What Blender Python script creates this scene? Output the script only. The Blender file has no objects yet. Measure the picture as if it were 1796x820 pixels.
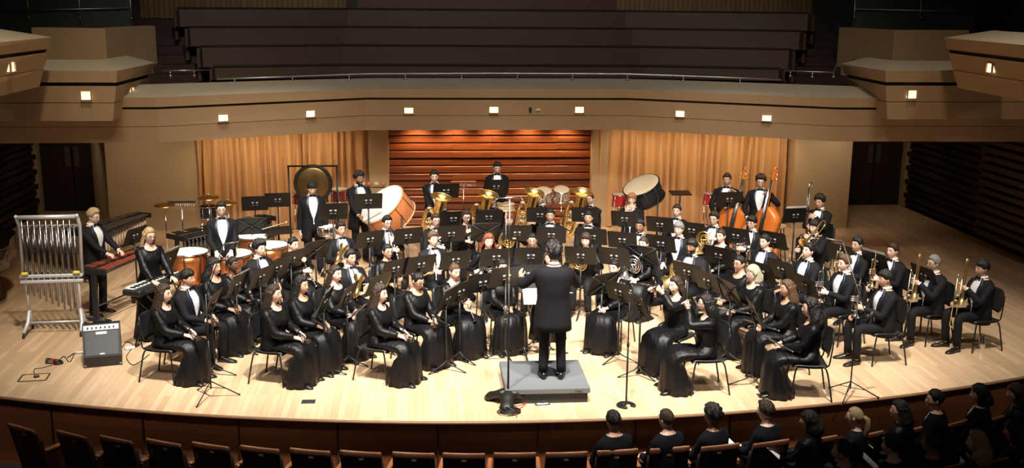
import bpy, math, random
from mathutils import Vector, Matrix
V = Vector
rad = math.radians
sin, cos, pi = math.sin, math.cos, math.pi
scn = bpy.context.scene
col = scn.collection

# ---------------------------------------------------------------- camera
FOC, PITCH, YAW, ROLL = 1856.0, rad(12.5), rad(4.9), rad(0.5)
CAM = V((-1.5, -12.0, 4.9))
c_f = V((sin(YAW) * cos(PITCH), cos(YAW) * cos(PITCH), -sin(PITCH)))
_r = V((cos(YAW), -sin(YAW), 0)); _u = _r.cross(c_f)
c_r = (_r * cos(ROLL) + _u * sin(ROLL)).normalized()
c_u = c_r.cross(c_f)
cd = bpy.data.cameras.new('camera'); cam = bpy.data.objects.new('camera', cd); col.objects.link(cam)
cd.sensor_width = 36; cd.lens = FOC / 1796 * 36; cd.clip_end = 200
m = Matrix((c_r, c_u, -c_f)).transposed().to_4x4(); m.translation = CAM
cam.matrix_world = m
scn.camera = cam

# ---------------------------------------------------------------- exposure, world, stage lights
scn.view_settings.view_transform = 'Standard'
scn.view_settings.look = 'None'
scn.view_settings.exposure = 1.45
scn.view_settings.gamma = 1
scn.view_settings.use_curve_mapping = False
w = bpy.data.worlds.new('hall_dark'); scn.world = w; w.use_nodes = True
w.node_tree.nodes['Background'].inputs[0].default_value = (1.0, 0.86, 0.7, 1)
w.node_tree.nodes['Background'].inputs[1].default_value = 0.012

def spot(name, loc, aim, watts, size=60, blend=.6, color=(1, .9, .76), radius=.15):
    l = bpy.data.lights.new(name, 'SPOT'); l.energy = watts; l.spot_size = rad(size); l.spot_blend = blend
    l.color = color; l.shadow_soft_size = radius
    o = bpy.data.objects.new(name, l); col.objects.link(o); o.location = loc
    o.rotation_euler = (V(aim) - V(loc)).to_track_quat('-Z', 'Y').to_euler(); return o
# the row of concert downlights hung over the stage
for i, (x, y, e) in enumerate([(-4.6, 2.2, 1000), (-2.4, 1.2, 1750), (0, .9, 1950), (2.4, 1.2, 1750), (4.8, 2.2, 900),
                               (-3.4, 5.0, 900), (0, 5.2, 1150), (3.2, 5.0, 850)]):
    spot('stage_downlight', (x * .9, y - 3.6, 9.2), (x, y + 1.1, 0), e * 1.25, 46, .75, (1, .93, .82), .22)
for x, e in ((-5.2, 420), (5.2, 260)):
    spot('fill_downlight', (x, 1, 9.2), (x * 1.45, 6.6, .5), e, 75, 1.0, (1, .8, .55), .3)
# front-of-house spots on the balcony behind the camera, cut off below the choir balcony
for x, e in ((-6.2, 420), (-3.2, 620), (0, 700), (3.2, 620), (6.2, 380)):
    spot('front_of_house_light', (x * 1.1, -9, 11.5), (x, 4.4, .4), e * 1.6, 27, .5, (1, .93, .82), .7)
spot('added_balcony_fill', (-1, -7, 12.5), (-.3, 9.4, 3.0), 1750, 54, .75, (1, .9, .76), .6)  # added fill that lifts the balcony front and pews, standing for ambient bounce
# warm wall washers recessed in the balcony underside, plus added side and recess fills
for x in (-5.6, -4.6, -3.6, 3.0, 4.0, 5.0, 6.0):
    spot('curtain_washer', (x, 9.75, 2.34), (x, 10.75, .9), 21, 120, .9, (1, .75, .46), .08)
for s_ in (-1, 1):
    spot('added_side_wall_fill', (s_ * 7.3, 9.2, 2.34), (s_ * 7.25, 10.6, .9), 15, 120, .9, (1, .8, .56), .08)  # added fill to brighten the outer taupe walls
    spot('added_recess_fill', (s_ * 9.4, 11.2, 2.34), (s_ * 9.4, 12.2, .2), 6, 130, .9, (1, .8, .5), .08)  # added dim fill to lift the door recess and its floor
for x in (-1.6, -.8, 0, .8, 1.6):
    spot('wall_washer', (x, 10.55, 2.34), (x, 10.95, 1.2), 32, 110, .9, (1, .62, .3), .06)

# photograph point -> place on a level plane / on a plane of constant depth
def at(x, y, z):
    d = c_f + c_r * ((x - 898) / FOC) - c_u * ((y - 410) / FOC)
    return CAM + d * ((z - CAM.z) / d.z)
def aty(x, y, Y):
    d = c_f + c_r * ((x - 898) / FOC) - c_u * ((y - 410) / FOC)
    return CAM + d * ((Y - CAM.y) / d.y)

# ---------------------------------------------------------------- materials
def mat(name, color, rough=.5, metal=0., var=.12, scale=8., bump=0., spec=.5, emit=0., sheen=0., coat=0., stretch=None, trans=0., ior=1.45):
    ma = bpy.data.materials.new(name); ma.use_nodes = True
    nt = ma.node_tree; b = nt.nodes['Principled BSDF']
    tc = nt.nodes.new('ShaderNodeTexCoord'); no = nt.nodes.new('ShaderNodeTexNoise')
    mp = nt.nodes.new('ShaderNodeMapping'); nt.links.new(tc.outputs['Object'], mp.inputs[0]); nt.links.new(mp.outputs[0], no.inputs['Vector'])
    if stretch: mp.inputs['Scale'].default_value = stretch
    no.inputs['Scale'].default_value = scale; no.inputs['Detail'].default_value = 3
    mx = nt.nodes.new('ShaderNodeMix'); mx.data_type = 'RGBA'
    c = color
    mx.inputs[6].default_value = (c[0] * (1 - var), c[1] * (1 - var), c[2] * (1 - var), 1)
    mx.inputs[7].default_value = (min(1, c[0] * (1 + var)), min(1, c[1] * (1 + var)), min(1, c[2] * (1 + var)), 1)
    nt.links.new(no.outputs[0], mx.inputs[0]); nt.links.new(mx.outputs[2], b.inputs['Base Color'])
    b.inputs['Roughness'].default_value = rough; b.inputs['Metallic'].default_value = metal
    b.inputs['Specular IOR Level'].default_value = spec
    b.inputs['Sheen Weight'].default_value = sheen; b.inputs['Coat Weight'].default_value = coat
    b.inputs['Transmission Weight'].default_value = trans; b.inputs['IOR'].default_value = ior
    if emit:
        b.inputs['Emission Color'].default_value = (*color, 1); b.inputs['Emission Strength'].default_value = emit
    if bump:
        bp = nt.nodes.new('ShaderNodeBump'); bp.inputs['Strength'].default_value = bump; bp.inputs['Distance'].default_value = .045 if 'satin' in name else .02
        nt.links.new(no.outputs[0], bp.inputs['Height']); nt.links.new(bp.outputs[0], b.inputs['Normal'])
    return ma

def planks(name, c1, c2, cm, width, length, rough, along='Y', coat=0., mortar=.004, bumpy=0., plane='xy'):
    """long boards: brick pattern laid in one direction with grain noise"""
    ma = bpy.data.materials.new(name); ma.use_nodes = True
    nt = ma.node_tree; b = nt.nodes['Principled BSDF']
    tc = nt.nodes.new('ShaderNodeTexCoord'); sp = nt.nodes.new('ShaderNodeSeparateXYZ'); cb = nt.nodes.new('ShaderNodeCombineXYZ')
    nt.links.new(tc.outputs['Object'], sp.inputs[0])
    nt.links.new(sp.outputs[along], cb.inputs['X'])
    other = {'xy': 'X' if along == 'Y' else 'Y', 'xz': 'Z' if along == 'X' else 'X', 'yz': 'Z' if along == 'Y' else 'Y'}[plane]
    nt.links.new(sp.outputs[other], cb.inputs['Y'])
    br = nt.nodes.new('ShaderNodeTexBrick'); nt.links.new(cb.outputs[0], br.inputs['Vector'])
    br.inputs['Scale'].default_value = 1; br.inputs['Brick Width'].default_value = length; br.inputs['Row Height'].default_value = width
    br.inputs['Mortar Size'].default_value = mortar; br.offset = .37; br.inputs['Mortar Smooth'].default_value = .3
    br.inputs['Color1'].default_value = (*c1, 1); br.inputs['Color2'].default_value = (*c2, 1); br.inputs['Mortar'].default_value = (*cm, 1)
    br.inputs['Bias'].default_value = -.1
    no = nt.nodes.new('ShaderNodeTexNoise'); mp = nt.nodes.new('ShaderNodeMapping'); nt.links.new(cb.outputs[0], mp.inputs[0])
    mp.inputs['Scale'].default_value = (1.2, 26, 1); nt.links.new(mp.outputs[0], no.inputs['Vector']); no.inputs['Scale'].default_value = 1.6; no.inputs['Detail'].default_value = 5
    rp = nt.nodes.new('ShaderNodeMapRange'); rp.inputs['To Min'].default_value = .78; rp.inputs['To Max'].default_value = 1.16; nt.links.new(no.outputs[0], rp.inputs[0])
    mx = nt.nodes.new('ShaderNodeMix'); mx.data_type = 'RGBA'; mx.blend_type = 'MULTIPLY'; mx.inputs[0].default_value = 1
    nt.links.new(br.outputs[0], mx.inputs[6]); nt.links.new(rp.outputs[0], mx.inputs[7]); nt.links.new(mx.outputs[2], b.inputs['Base Color'])
    b.inputs['Roughness'].default_value = rough; b.inputs['Coat Weight'].default_value = coat; b.inputs['Coat Roughness'].default_value = .25
    if bumpy:
        bp = nt.nodes.new('ShaderNodeBump'); bp.inputs['Strength'].default_value = bumpy; bp.inputs['Distance'].default_value = .02
        nt.links.new(br.outputs['Fac'], bp.inputs['Height']); bp.invert = True; nt.links.new(bp.outputs[0], b.inputs['Normal'])
    return ma

M = dict(
    maple=planks('maple_floor', (.71, .50, .315), (.54, .365, .22), (.44, .28, .15), .085, 1.35, .36, 'Y', .15, .0022),
    fascia=mat('painted_plaster', (.40, .27, .155), .85, var=.05, scale=1.5),
    cap=mat('lit_cap', (.40, .35, .27), .8, var=.05, scale=1.5),  # greyer than the front: light caught by the top surface is in the colour
    taupe=mat('taupe_plaster', (.44, .33, .21), .85, var=.05, scale=1.2),
    reveal=mat('dark_reveal', (.035, .016, .010), .7),
    curtain=mat('gold_curtain', (.54, .31, .135), .85, var=.05, scale=3, sheen=.3),
    redwood=planks('red_wood_boards', (.30, .088, .026), (.11, .028, .010), (.04, .010, .004), .042, 2.3, .4, 'X', .3, .004, 0, 'xz'),
    darkslat=planks('dark_wood_slats', (.035, .016, .009), (.022, .010, .006), (.006, .003, .002), .11, 1.8, .55, 'Y', 0, .01, .4, 'yz'),
    pew=mat('dark_pew_wood', (.05, .027, .018), .5, var=.3, scale=2.2, stretch=(1, 8, 14)),
    pewtrim=mat('pew_gap', (.012, .007, .005), .8),
    goldslat=planks('upper_gold_slats', (.18, .11, .04), (.13, .08, .03), (.02, .012, .006), .12, 9, .7, 'Z', 0, .008, 0, 'xz'),
    riser=planks('stage_front_wood', (.30, .095, .035), (.23, .072, .027), (.06, .02, .01), .3, 3, .45, 'X', .1, .002, 0, 'xz'),
    door=mat('dark_door', (.022, .009, .007), .6),
    push=mat('door_plate', (.13, .12, .11), .45, .6),
    floor_dark=mat('dark_carpet', (.02, .016, .014), .95, bump=.2, scale=60),
    nosing=mat('dark_edge_trim', (.20, .10, .05), .5),
    black=mat('black_plastic', (.016, .016, .017), .45),
    blackmetal=mat('black_metal', (.018, .018, .019), .38, .3),
    desk=mat('black_enamel_steel', (.013, .012, .011), .45, .2, var=.1),
    chairm=mat('black_moulded_seat', (.014, .014, .015), .42),
    silver=mat('silver_metal', (.78, .78, .8), .22, 1, var=.05),
    chrome=mat('polished_chrome', (.82, .82, .84), .12, 1, var=.03),
    darkchrome=mat('smoked_chrome', (.36, .36, .38), .16, 1, var=.05),
    framesilver=mat('painted_silver_frame', (.66, .67, .70), .4, .35, var=.05),
    brass=mat('polished_brass', (.92, .66, .27), .33, 1, var=.06),
    sbrass=mat('pale_lacquer_brass', (.92, .76, .46), .32, 1, var=.06),
    copper=mat('copper_bowl', (.70, .25, .08), .3, .85, var=.15, scale=5),
    skinhead=mat('drum_skin', (.82, .80, .76), .55, var=.04),
    calf=mat('calf_drum_skin', (.58, .48, .33), .6, var=.08, scale=3),
    decal=mat('pale_decal', (.42, .42, .42), .5),
    white=mat('white_paper', (.85, .85, .84), .6, var=.02),
    shirt=mat('white_shirt', (.84, .84, .86), .7, var=.03),
    tux=mat('black_wool', (.0055, .0055, .0075), .8, var=.2, scale=40, spec=.3),
    satin=mat('black_satin', (.005, .005, .006), .45, var=.25, scale=1, spec=.27, bump=.32, stretch=(17, 17, 5)),
    lapel=mat('satin_lapel', (.014, .016, .034), .38),
    velvet=mat('dark_suit', (.005, .0055, .009), .9, spec=.2),
    leather=mat('black_leather', (.012, .012, .012), .3),
    eye=mat('dark_eye', (.02, .013, .01), .3),
    eyew=mat('eye_white', (.6, .57, .54), .4),
    lip=mat('lips', (.42, .16, .13), .5),
    frame=mat('glasses_frame', (.02, .017, .016), .35),
    grey=mat('grey_carpet_top', (.125, .135, .15), .9, var=.1, scale=50, bump=.15),
    darkgrey=mat('podium_side', (.022, .023, .026), .7),
    ampcloth=mat('grille_cloth', (.10, .105, .115), .8, var=.3, scale=120, bump=.3),
    ampwhite=mat('amp_panel', (.62, .64, .70), .5),
    rosewood=mat('rosewood_bars', (.19, .045, .025), .4, var=.35, scale=9),
    orange=mat('orange_varnished_spruce', (.60, .165, .028), .3, var=.2, scale=3, coat=.5),
    maroon=mat('maroon_shell', (.16, .022, .018), .35, coat=.4),
    red=mat('red_sparkle_shell', (.48, .016, .022), .3, coat=.5),
    drumwood=mat('orange_wood_shell', (.50, .17, .06), .35, var=.25, scale=5, coat=.3),
    hoop=mat('light_wood_hoop', (.62, .42, .22), .45),
    palewood=mat('pale_wood', (.62, .47, .28), .5, var=.1),
    bronze=mat('cymbal_bronze', (.62, .42, .17), .3, 1, var=.15),
    gongm=mat('gong_bronze', (.20, .13, .05), .4, .9, var=.4, scale=5),
    yellow=mat('yellow_tape', (.75, .62, .10), .6),
    redcable=mat('red_rubber', (.5, .05, .03), .5),
    keyw=mat('ivory_keys', (.80, .80, .78), .3),
    piano=mat('piano_lacquer', (.006, .006, .007), .12, coat=.5),
    glow=mat('lit_niche', (1, .80, .50), .6, emit=.5, var=.02),
    glow2=mat('lit_lens', (1, .88, .62), .6, emit=2.2, var=.02),
    rail=mat('steel_rail', (.45, .46, .47), .35, .9),
    seatwood=mat('theatre_seat_wood', (.065, .022, .011), .45, var=.3, scale=3, coat=.15),
    litedge=mat('lit_seat_edge', (.42, .18, .085), .4),  # orange highlight along the seat tops, put into the colour
    armwood=mat('armrest_wood', (.40, .15, .06), .4),
    cushion=mat('seat_cushion', (.035, .018, .015), .95),
    bluefolder=mat('black_folder', (.02, .02, .025), .5),
)
gm = bpy.data.materials.new('balustrade_glass'); gm.use_nodes = True
_b = gm.node_tree.nodes['Principled BSDF']; _b.inputs['Base Color'].default_value = (.5, .58, .55, 1); _b.inputs['Roughness'].default_value = .08
_b.inputs['Transmission Weight'].default_value = .9; _b.inputs['IOR'].default_value = 1.1
M['glass'] = gm
SK = dict(l=mat('fair_skin', (.74, .48, .38), .5, var=.06, scale=20), m=mat('tan_skin', (.58, .34, .235), .5, var=.06, scale=20),
          d=mat('brown_skin', (.30, .15, .09), .5, var=.06, scale=20), k=mat('dark_skin', (.12, .055, .035), .5, var=.06, scale=20))
HC = dict(b=mat('black_hair', (.012, .010, .009), .42, bump=.9, scale=5, stretch=(14, 14, 2)), d=mat('dark_brown_hair', (.035, .020, .013), .45, bump=.9, scale=5, stretch=(14, 14, 2)),
          m=mat('brown_hair', (.10, .055, .03), .45, bump=.9, scale=5, stretch=(14, 14, 2)), r=mat('auburn_hair', (.20, .06, .03), .45, bump=.9, scale=5, stretch=(14, 14, 2)),
          y=mat('blonde_hair', (.42, .29, .15), .45, bump=.9, scale=5, stretch=(14, 14, 2)), g=mat('grey_hair', (.20, .19, .18), .5, bump=.9, scale=5, stretch=(14, 14, 2)),
          s=mat('strawberry_hair', (.36, .15, .06), .45, bump=.9, scale=5, stretch=(14, 14, 2)), w=mat('streaked_pale_hair', (.45, .42, .30), .45, bump=.9, scale=5, stretch=(14, 14, 2)))

# ---------------------------------------------------------------- mesh helpers
def frame_of(d, hint=V((0, 0, 1))):
    d = d.normalized()
    if abs(d.dot(hint)) > .97: hint = V((0, 1, 0)) if abs(d.y) < .9 else V((1, 0, 0))
    a = d.cross(hint).normalized(); return a, a.cross(d).normalized()

class MB:
    def __init__(s): s.v = []; s.f = []; s.mi = []; s.cur = 0; s.flat = set()
    def use(s, i): s.cur = i; return s
    def face(s, idx, flat=False):
        if flat: s.flat.add(len(s.f))
        s.f.append(idx); s.mi.append(s.cur)
    def loft(s, rings, closed=True, cap0=True, cap1=True, flat=False):
        n = len(rings[0]); base = len(s.v)
        for r in rings: s.v += [V(p) for p in r]
        for j in range(len(rings) - 1):
            for i in range(n if closed else n - 1):
                k = (i + 1) % n
                s.face((base + j * n + i, base + j * n + k, base + (j + 1) * n + k, base + (j + 1) * n + i), flat)
        if closed and cap0: s.face(tuple(base + i for i in range(n))[::-1], True)
        if closed and cap1: s.face(tuple(base + (len(rings) - 1) * n + i for i in range(n)), True)
        return s
    def tube(s, pts, r, n=8, cap=True, ry=None, loop=False, flat=False):
        pts = [V(p) for p in pts]; N = len(pts)
        rr = r if isinstance(r, (list, tuple)) else [r] * N
        rings = []; a = None
        for i, p in enumerate(pts):
            if loop: d = pts[(i + 1) % N] - pts[i - 1]
            else: d = pts[min(i + 1, N - 1)] - pts[max(i - 1, 0)]
            d = d.normalized() if d.length > 1e-9 else V((0, 0, 1))
            if a is None: a, b = frame_of(d)
            else:
                a = (a - d * a.dot(d))
                a = a.normalized() if a.length > 1e-6 else frame_of(d)[0]
                b = a.cross(d)
            q = (ry[i] if isinstance(ry, (list, tuple)) else ry) if ry else rr[i]
            rings.append([p + a * (rr[i] * cos(t * 2 * pi / n)) + b * (q * sin(t * 2 * pi / n)) for t in range(n)])
        if loop: rings.append(rings[0])
        return s.loft(rings, True, cap and not loop, cap and not loop, flat)
    def ell(s, c, r, n=12, mtx=None):
        c = V(c); r = (r, r, r) if isinstance(r, (int, float)) else r
        rings = []
        for j in range(n // 2 + 1):
            ph = -pi / 2 + pi * j / (n // 2); ph = max(-1.5, min(1.5, ph))
            ring = []
            for i in range(n):
                p = V((r[0] * cos(ph) * cos(2 * pi * i / n), r[1] * cos(ph) * sin(2 * pi * i / n), r[2] * sin(ph)))
                ring.append(c + (mtx @ p if mtx else p))
            rings.append(ring)
        return s.loft(rings)
    def lathe(s, prof, c=(0, 0, 0), axis=(0, 0, 1), n=24, cap=True, flat=False):
        c = V(c); axis = V(axis).normalized(); a, b = frame_of(axis)
        rings = [[c + axis * z + a * (r * cos(2 * pi * i / n)) + b * (r * sin(2 * pi * i / n)) for i in range(n)] for r, z in prof]
        return s.loft(rings, True, cap, cap, flat)
    def box(s, c, d, rz=0, ch=.0, mtx=None):
        """box of full sizes d about c, edges chamfered by ch"""
        x, y, z = d[0] / 2, d[1] / 2, d[2] / 2; ch = min(ch, x * .9, y * .9, z * .9)
        mt = mtx or Matrix.Rotation(rz, 3, 'Z')
        def ring(i, zz):
            a, b = x - i, y - i
            if ch: pts = [(a - ch, -b), (a, -b + ch), (a, b - ch), (a - ch, b), (-a + ch, b), (-a, b - ch), (-a, -b + ch), (-a + ch, -b)]
            else: pts = [(a, -b), (a, b), (-a, b), (-a, -b)]
            return [V(c) + mt @ V((p, q, zz)) for p, q in pts]
        rings = [ring(ch, -z), ring(0, -z + ch), ring(0, z - ch), ring(ch, z)] if ch else [ring(0, -z), ring(0, z)]
        return s.loft(rings, flat=True)
    def prism(s, poly, z0, z1):
        return s.loft([[V((p[0], p[1], z0)) for p in poly], [V((p[0], p[1], z1)) for p in poly]], flat=True)
    def torus(s, c, R, r, axis=(0, 0, 1), n=24, k=8, squash=1):
        a, b = frame_of(V(axis)); c = V(c)
        return s.tube([c + a * (R * cos(2 * pi * i / n)) + b * (R * squash * sin(2 * pi * i / n)) for i in range(n)], r, k, loop=True)
    def build(s, name, mats, parent=None, mtx=None, smooth=True, **tg):
        me = bpy.data.meshes.new(name)
        me.from_pydata([tuple(p) for p in s.v], [], s.f)
        for q in (mats if isinstance(mats, (list, tuple)) else [mats]): me.materials.append(q)
        me.polygons.foreach_set('material_index', s.mi)
        if smooth:
            me.polygons.foreach_set('use_smooth', [i not in s.flat for i in range(len(s.f))])
        me.validate(); me.update()
        import bmesh
        bm = bmesh.new(); bm.from_mesh(me); bmesh.ops.recalc_face_normals(bm, faces=bm.faces); bm.to_mesh(me); bm.free()
        o = bpy.data.objects.new(name, me); col.objects.link(o)
        if parent is not None: o.parent = parent
        if mtx is not None: o.matrix_world = mtx
        for k, q in tg.items(): o[k] = q
        return o

def thing(name, label, cat, loc=(0, 0, 0), rz=0, group=None, mtx=None):
    o = bpy.data.objects.new(name, None); col.objects.link(o); o.empty_display_size = .1
    if mtx is not None: o.matrix_world = mtx
    else: o.location = loc; o.rotation_euler = (0, 0, rz)
    o['label'] = label; o['category'] = cat
    if group: o['group'] = group
    return o
def tag(o, label, cat, group=None):
    o['label'] = label; o['category'] = cat
    if group: o['group'] = group
    return o
def dup(o, label, loc=None, rz=0, mtx=None, group=None):
    kids = {}
    for q in list(o.children_recursive): kids.setdefault(q.parent.name, []).append(q)
    def cp(src, par):
        c = src.copy(); col.objects.link(c)
        if par is not None: c.parent = par
        for ch in kids.get(src.name, []): cp(ch, c)
        return c
    r = cp(o, None)
    if mtx is not None: r.matrix_world = mtx
    else: r.location = loc; r.rotation_euler = (0, 0, rz)
    r['label'] = label
    if group: r['group'] = group
    return r
def LM(loc, rz=0): return Matrix.Translation(V(loc)) @ Matrix.Rotation(rz, 4, 'Z')
def lerp(a, b, t): return a + (b - a) * t
def smooth(t): t = max(0., min(1., t)); return t * t * (3 - 2 * t)
def interp(tab, x):
    if x <= tab[0][0]: return tab[0][1:]
    for a, b in zip(tab, tab[1:]):
        if x <= b[0]:
            t = (x - a[0]) / (b[0] - a[0]); return [lerp(p, q, t) for p, q in zip(a[1:], b[1:])]
    return tab[-1][1:]
def spline(pts, k=5):
    """Catmull-Rom through points"""
    P = [V(p) for p in pts]; out = []
    for i in range(len(P) - 1):
        p0 = P[max(i - 1, 0)]; p1 = P[i]; p2 = P[i + 1]; p3 = P[min(i + 2, len(P) - 1)]
        for j in range(k):
            t = j / k
            out.append(.5 * ((2 * p1) + (p2 - p0) * t + (2 * p0 - 5 * p1 + 4 * p2 - p3) * t * t + (3 * p1 - p0 - 3 * p2 + p3) * t ** 3))
    out.append(P[-1]); return out
STRUCT = dict(kind='structure')

# ================================================================ THE HALL
def edge_y(x): return -.22 + .026 * x * x
# stage floor: arc in front, back to the walls
N = 48
xs = [-10.3 + 20.6 * i / N for i in range(N + 1)]
mb = MB()
mb.loft([[V((x, edge_y(x), 0)) for x in xs], [V((x, 6.5, 0)) for x in xs], [V((x, 13.4, 0)) for x in xs]], closed=False, flat=True)
mb.loft([[V((x, edge_y(x), -.04)) for x in xs], [V((x, edge_y(x), 0)) for x in xs]], closed=False, flat=True)
mb.build('floor_stage', M['maple'], smooth=False, **STRUCT)
mb = MB(); mb.tube([V((x, edge_y(x) - .012, -.02)) for x in xs], .022, 6)
mb.build('trim_stage_edge', M['nosing'], **STRUCT)
mb = MB(); mb.loft([[V((x, edge_y(x) + .09, -1.0)) for x in xs], [V((x, edge_y(x) + .09, -.03)) for x in xs]], closed=False)
mb.build('wall_stage_front', M['riser'], **STRUCT)
for k in range(-7, 8):
    x = -.15 + 1.2 * k
    MB().box((x, edge_y(x) + .08, -.52), (.014, .03, .94), math.atan(.052 * x)).build('trim_stage_seam', M['reveal'], **STRUCT)
MB().box((0, -6.5, -.97), (26, 18, .04)).build('floor_auditorium', M['floor_dark'], **STRUCT)

# back wall: centre wood panel, pilasters, curtains, outer taupe walls, door recesses, side walls
mb = MB()
mb.box((0, 11.05, 1.25), (4.9, .1, 2.5))
for i in range(15):
    z = .1 + i * .165
    mb.box((0, 10.975 - .02 * (i % 3 == 0), z), (4.5, .05 + .03 * (i % 3 == 0), .135), ch=.012)
mb.build('wall_back_centre', M['redwood'], smooth=False, **STRUCT)
for s in (-1, 1):
    MB().box((s * 2.42 - .02, 10.93, 1.2), (.42, .5, 2.4)).build('wall_pilaster', M['taupe'], smooth=False, **STRUCT)
def curtain(x0, x1, seed, lab):
    rnd = random.Random(seed); n = 260; top = []; bot = []; ph = 0
    rows = [[] for _ in range(5)]
    for i in range(n + 1):
        t = i / n; x = lerp(x0, x1, t)
        ph += .52 + .24 * sin(t * 31 + seed)
        for k, (z, am) in enumerate([(.02, 1.1), (.6, 1.), (1.3, .9), (2.0, .75), (2.5, .55)]):
            d = .085 * am * sin(ph + .35 * sin(z * 2 + t * 9)) + .03 * sin(ph * .37 + z)
            rows[k].append(V((x + .012 * sin(z * 3 + i), 10.72 + d, z)))
    mb = MB(); mb.loft(rows, closed=False)
    o = mb.build('stage_curtain', M['curtain']); tag(o, lab, 'curtain')
    return o
curtain(-6.3, -2.66, 1, 'long gold pleated curtain behind the gong, left of the wood wall')
curtain(2.26, 6.62, 2, 'long gold pleated curtain behind the double basses, right of the wood wall')
MB().box((0, 11.25, 1.25), (13.6, .1, 2.6)).build('wall_back', M['taupe'], smooth=False, **STRUCT)
for s, xa, xb, ya in ((-1, 6.25, 8.15, 10.75), (1, 6.6, 7.85, 10.3)):
    mb = MB(); mb.prism([(s * xa, ya), (s * xb, ya - .05), (s * (xb + .95), 12.9), (s * (xb + .8), 13.3), (s * xa, 11.3)][::s], 0, 2.7)
    mb.build('wall_taupe_%s' % ('left' if s < 0 else 'right'), M['taupe'], smooth=False, **STRUCT)
for s in (-1, 1):
    MB().box((s * 9.6, 13.05, 1.5), (3.6, .1, 3)).build('wall_recess_back', M['door'], smooth=False, **STRUCT)
    d = thing('door_%d' % (1 if s < 0 else 2), '', '', (s * 9.55, 12.97, 0)); del d['label']; del d['category']; d['kind'] = 'structure'
    for q in (-1, 1):
        lf = MB(); lf.box((q * .42, 0, 1.2), (.82, .05, 2.4), ch=.006); lo = lf.build('door_leaf', M['door'], d, smooth=False)
        MB().box((q * .1, -.035, 1.28), (.12, .012, .46), ch=.004).build('push_plate', M['push'], lo, smooth=False)
    MB().box((s * 10.32, 12.85, 1.3), (.12, .25, 2.6)).build('trim_door_%s' % ('left' if s < 0 else 'right'), M['taupe'], smooth=False, **STRUCT)
    mb = MB()
    mb.box((s * 10.55, 6.4, 1.3), (.3, 13.4, 4.6))
    for k in range(22):
        mb.box((s * (10.37 - .03 * (k % 2)), 6.4, -.9 + k * .17), (.08 + .05 * (k % 2), 13.3, .11), ch=.015)
    mb.build('wall_%s' % ('left' if s < 0 else 'right'), M['darkslat'], smooth=False, **STRUCT)
    MB().box((s * 11.2, 2.0, 4.5), (.3, 26, 9)).build('wall_hall_side', M['pewtrim'], smooth=False, **STRUCT)
# dark timber lining seen at the far right under the boxes
mb = MB()
for k in range(14):
    mb.box((10.05 + .03 * (k % 2), 7.2, .3 + k * .17), (.25, 3.0, .12), ch=.015)
mb.build('wall_right_lining', M['darkslat'], smooth=False, **STRUCT)

# balcony: slab, main leaning front with reveals, sloped cap
def band(path0, path1, mb=None, thick=0):
    mb = mb or MB(); mb.loft([[V(p) for p in path0], [V(p) for p in path1]], closed=False, flat=True); return mb
BOT = [(-10.4, 6.93), (-6.12, 7.02), (-2.62, 8.78), (2.58, 8.76), (6.05, 6.95), (10.4, 6.8)]
TOPF = [(-10.4, 6.55), (-6.05, 6.62), (-2.55, 8.45), (2.5, 8.43), (6.0, 6.6), (10.4, 6.45)]
BACK = [(-10.4, 7.5), (-6.6, 7.45), (-2.7, 9.2), (2.7, 9.2), (6.7, 7.35), (10.4, 7.3)]
def lv(poly0, poly1, t, z, out=0):
    return [V((lerp(a[0], b[0], t), lerp(a[1], b[1], t) - out, z)) for a, b in zip(poly0, poly1)]
zb, zt = 2.38, 3.21
def zf(t): return lerp(zb, zt, t)
mb = MB()
for t0, t1 in ((0, .355), (.365, .74), (.79, 1)):
    a = lv(BOT, TOPF, t0, zf(t0)); b = lv(BOT, TOPF, t1, zf(t1)); band(a, b, mb)
band(lv(BOT, TOPF, 0, zb), [V((p[0], p[1] + .25, zb)) for p in BOT], mb)
mb.build('trim_balcony_front', M['fascia'], smooth=False, **STRUCT)
mb = MB(); band(lv(BOT, TOPF, .3, zf(.3), -.03), lv(BOT, TOPF, .85, zf(.85), -.03), mb); mb.build('trim_balcony_reveal', M['reveal'], smooth=False, **STRUCT)
mb = MB(); band(lv(TOPF, TOPF, 0, zt), [V((p[0], p[1], 3.36)) for p in BACK], mb); band([V((p[0], p[1], 3.36)) for p in BACK], [V((p[0], p[1] + .02, 3.0)) for p in BACK], mb)
mb.build('trim_balcony_cap', M['cap'], smooth=False, **STRUCT)
mb = MB(); poly = [(p[0], p[1] + .22) for p in BOT] + [(10.4, 13.4), (-10.4, 13.4)]
mb.prism(poly, 2.385, 2.9); mb.build('ceiling_under_balcony', M['taupe'], smooth=False, **STRUCT)

# small lit niches in the balcony front
def niche(p, rz, w, lab, zc, tilt=0, skew=0):
    t = thing('step_light', lab, 'light', p, rz, 'square glowing lights in the balcony fronts')
    m0 = MB(); h = .135
    m0.box((0, .02, 0), (w, .05, h)); m0.build('niche', M['glow'], t, smooth=False)
    m1 = MB()
    for a, b, c, d in ((0, h / 2 + .006, w + .024, .012), (0, -h / 2 - .006, w + .024, .012)): m1.box((a, -.012, b), (c, .03, d))
    for q in (-1, 1): m1.box((q * (w / 2 + .006), -.012, 0), (.012, .03, h))
    m1.build('frame', M['fascia'], t, smooth=False)
    MB().box((0, -.008, -h / 2 + .022), (w * .8, .012, .02), ch=.004).build('lamp', M['glow2'], t, smooth=False)
def on_front(x, y, z=2.76):
    """point of the leaning front met by a line of sight"""
    t = (z - zb) / (zt - zb); best = None
    pl = lv(BOT, TOPF, t, z)
    X = at(x, y, z).x
    return pl
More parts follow.
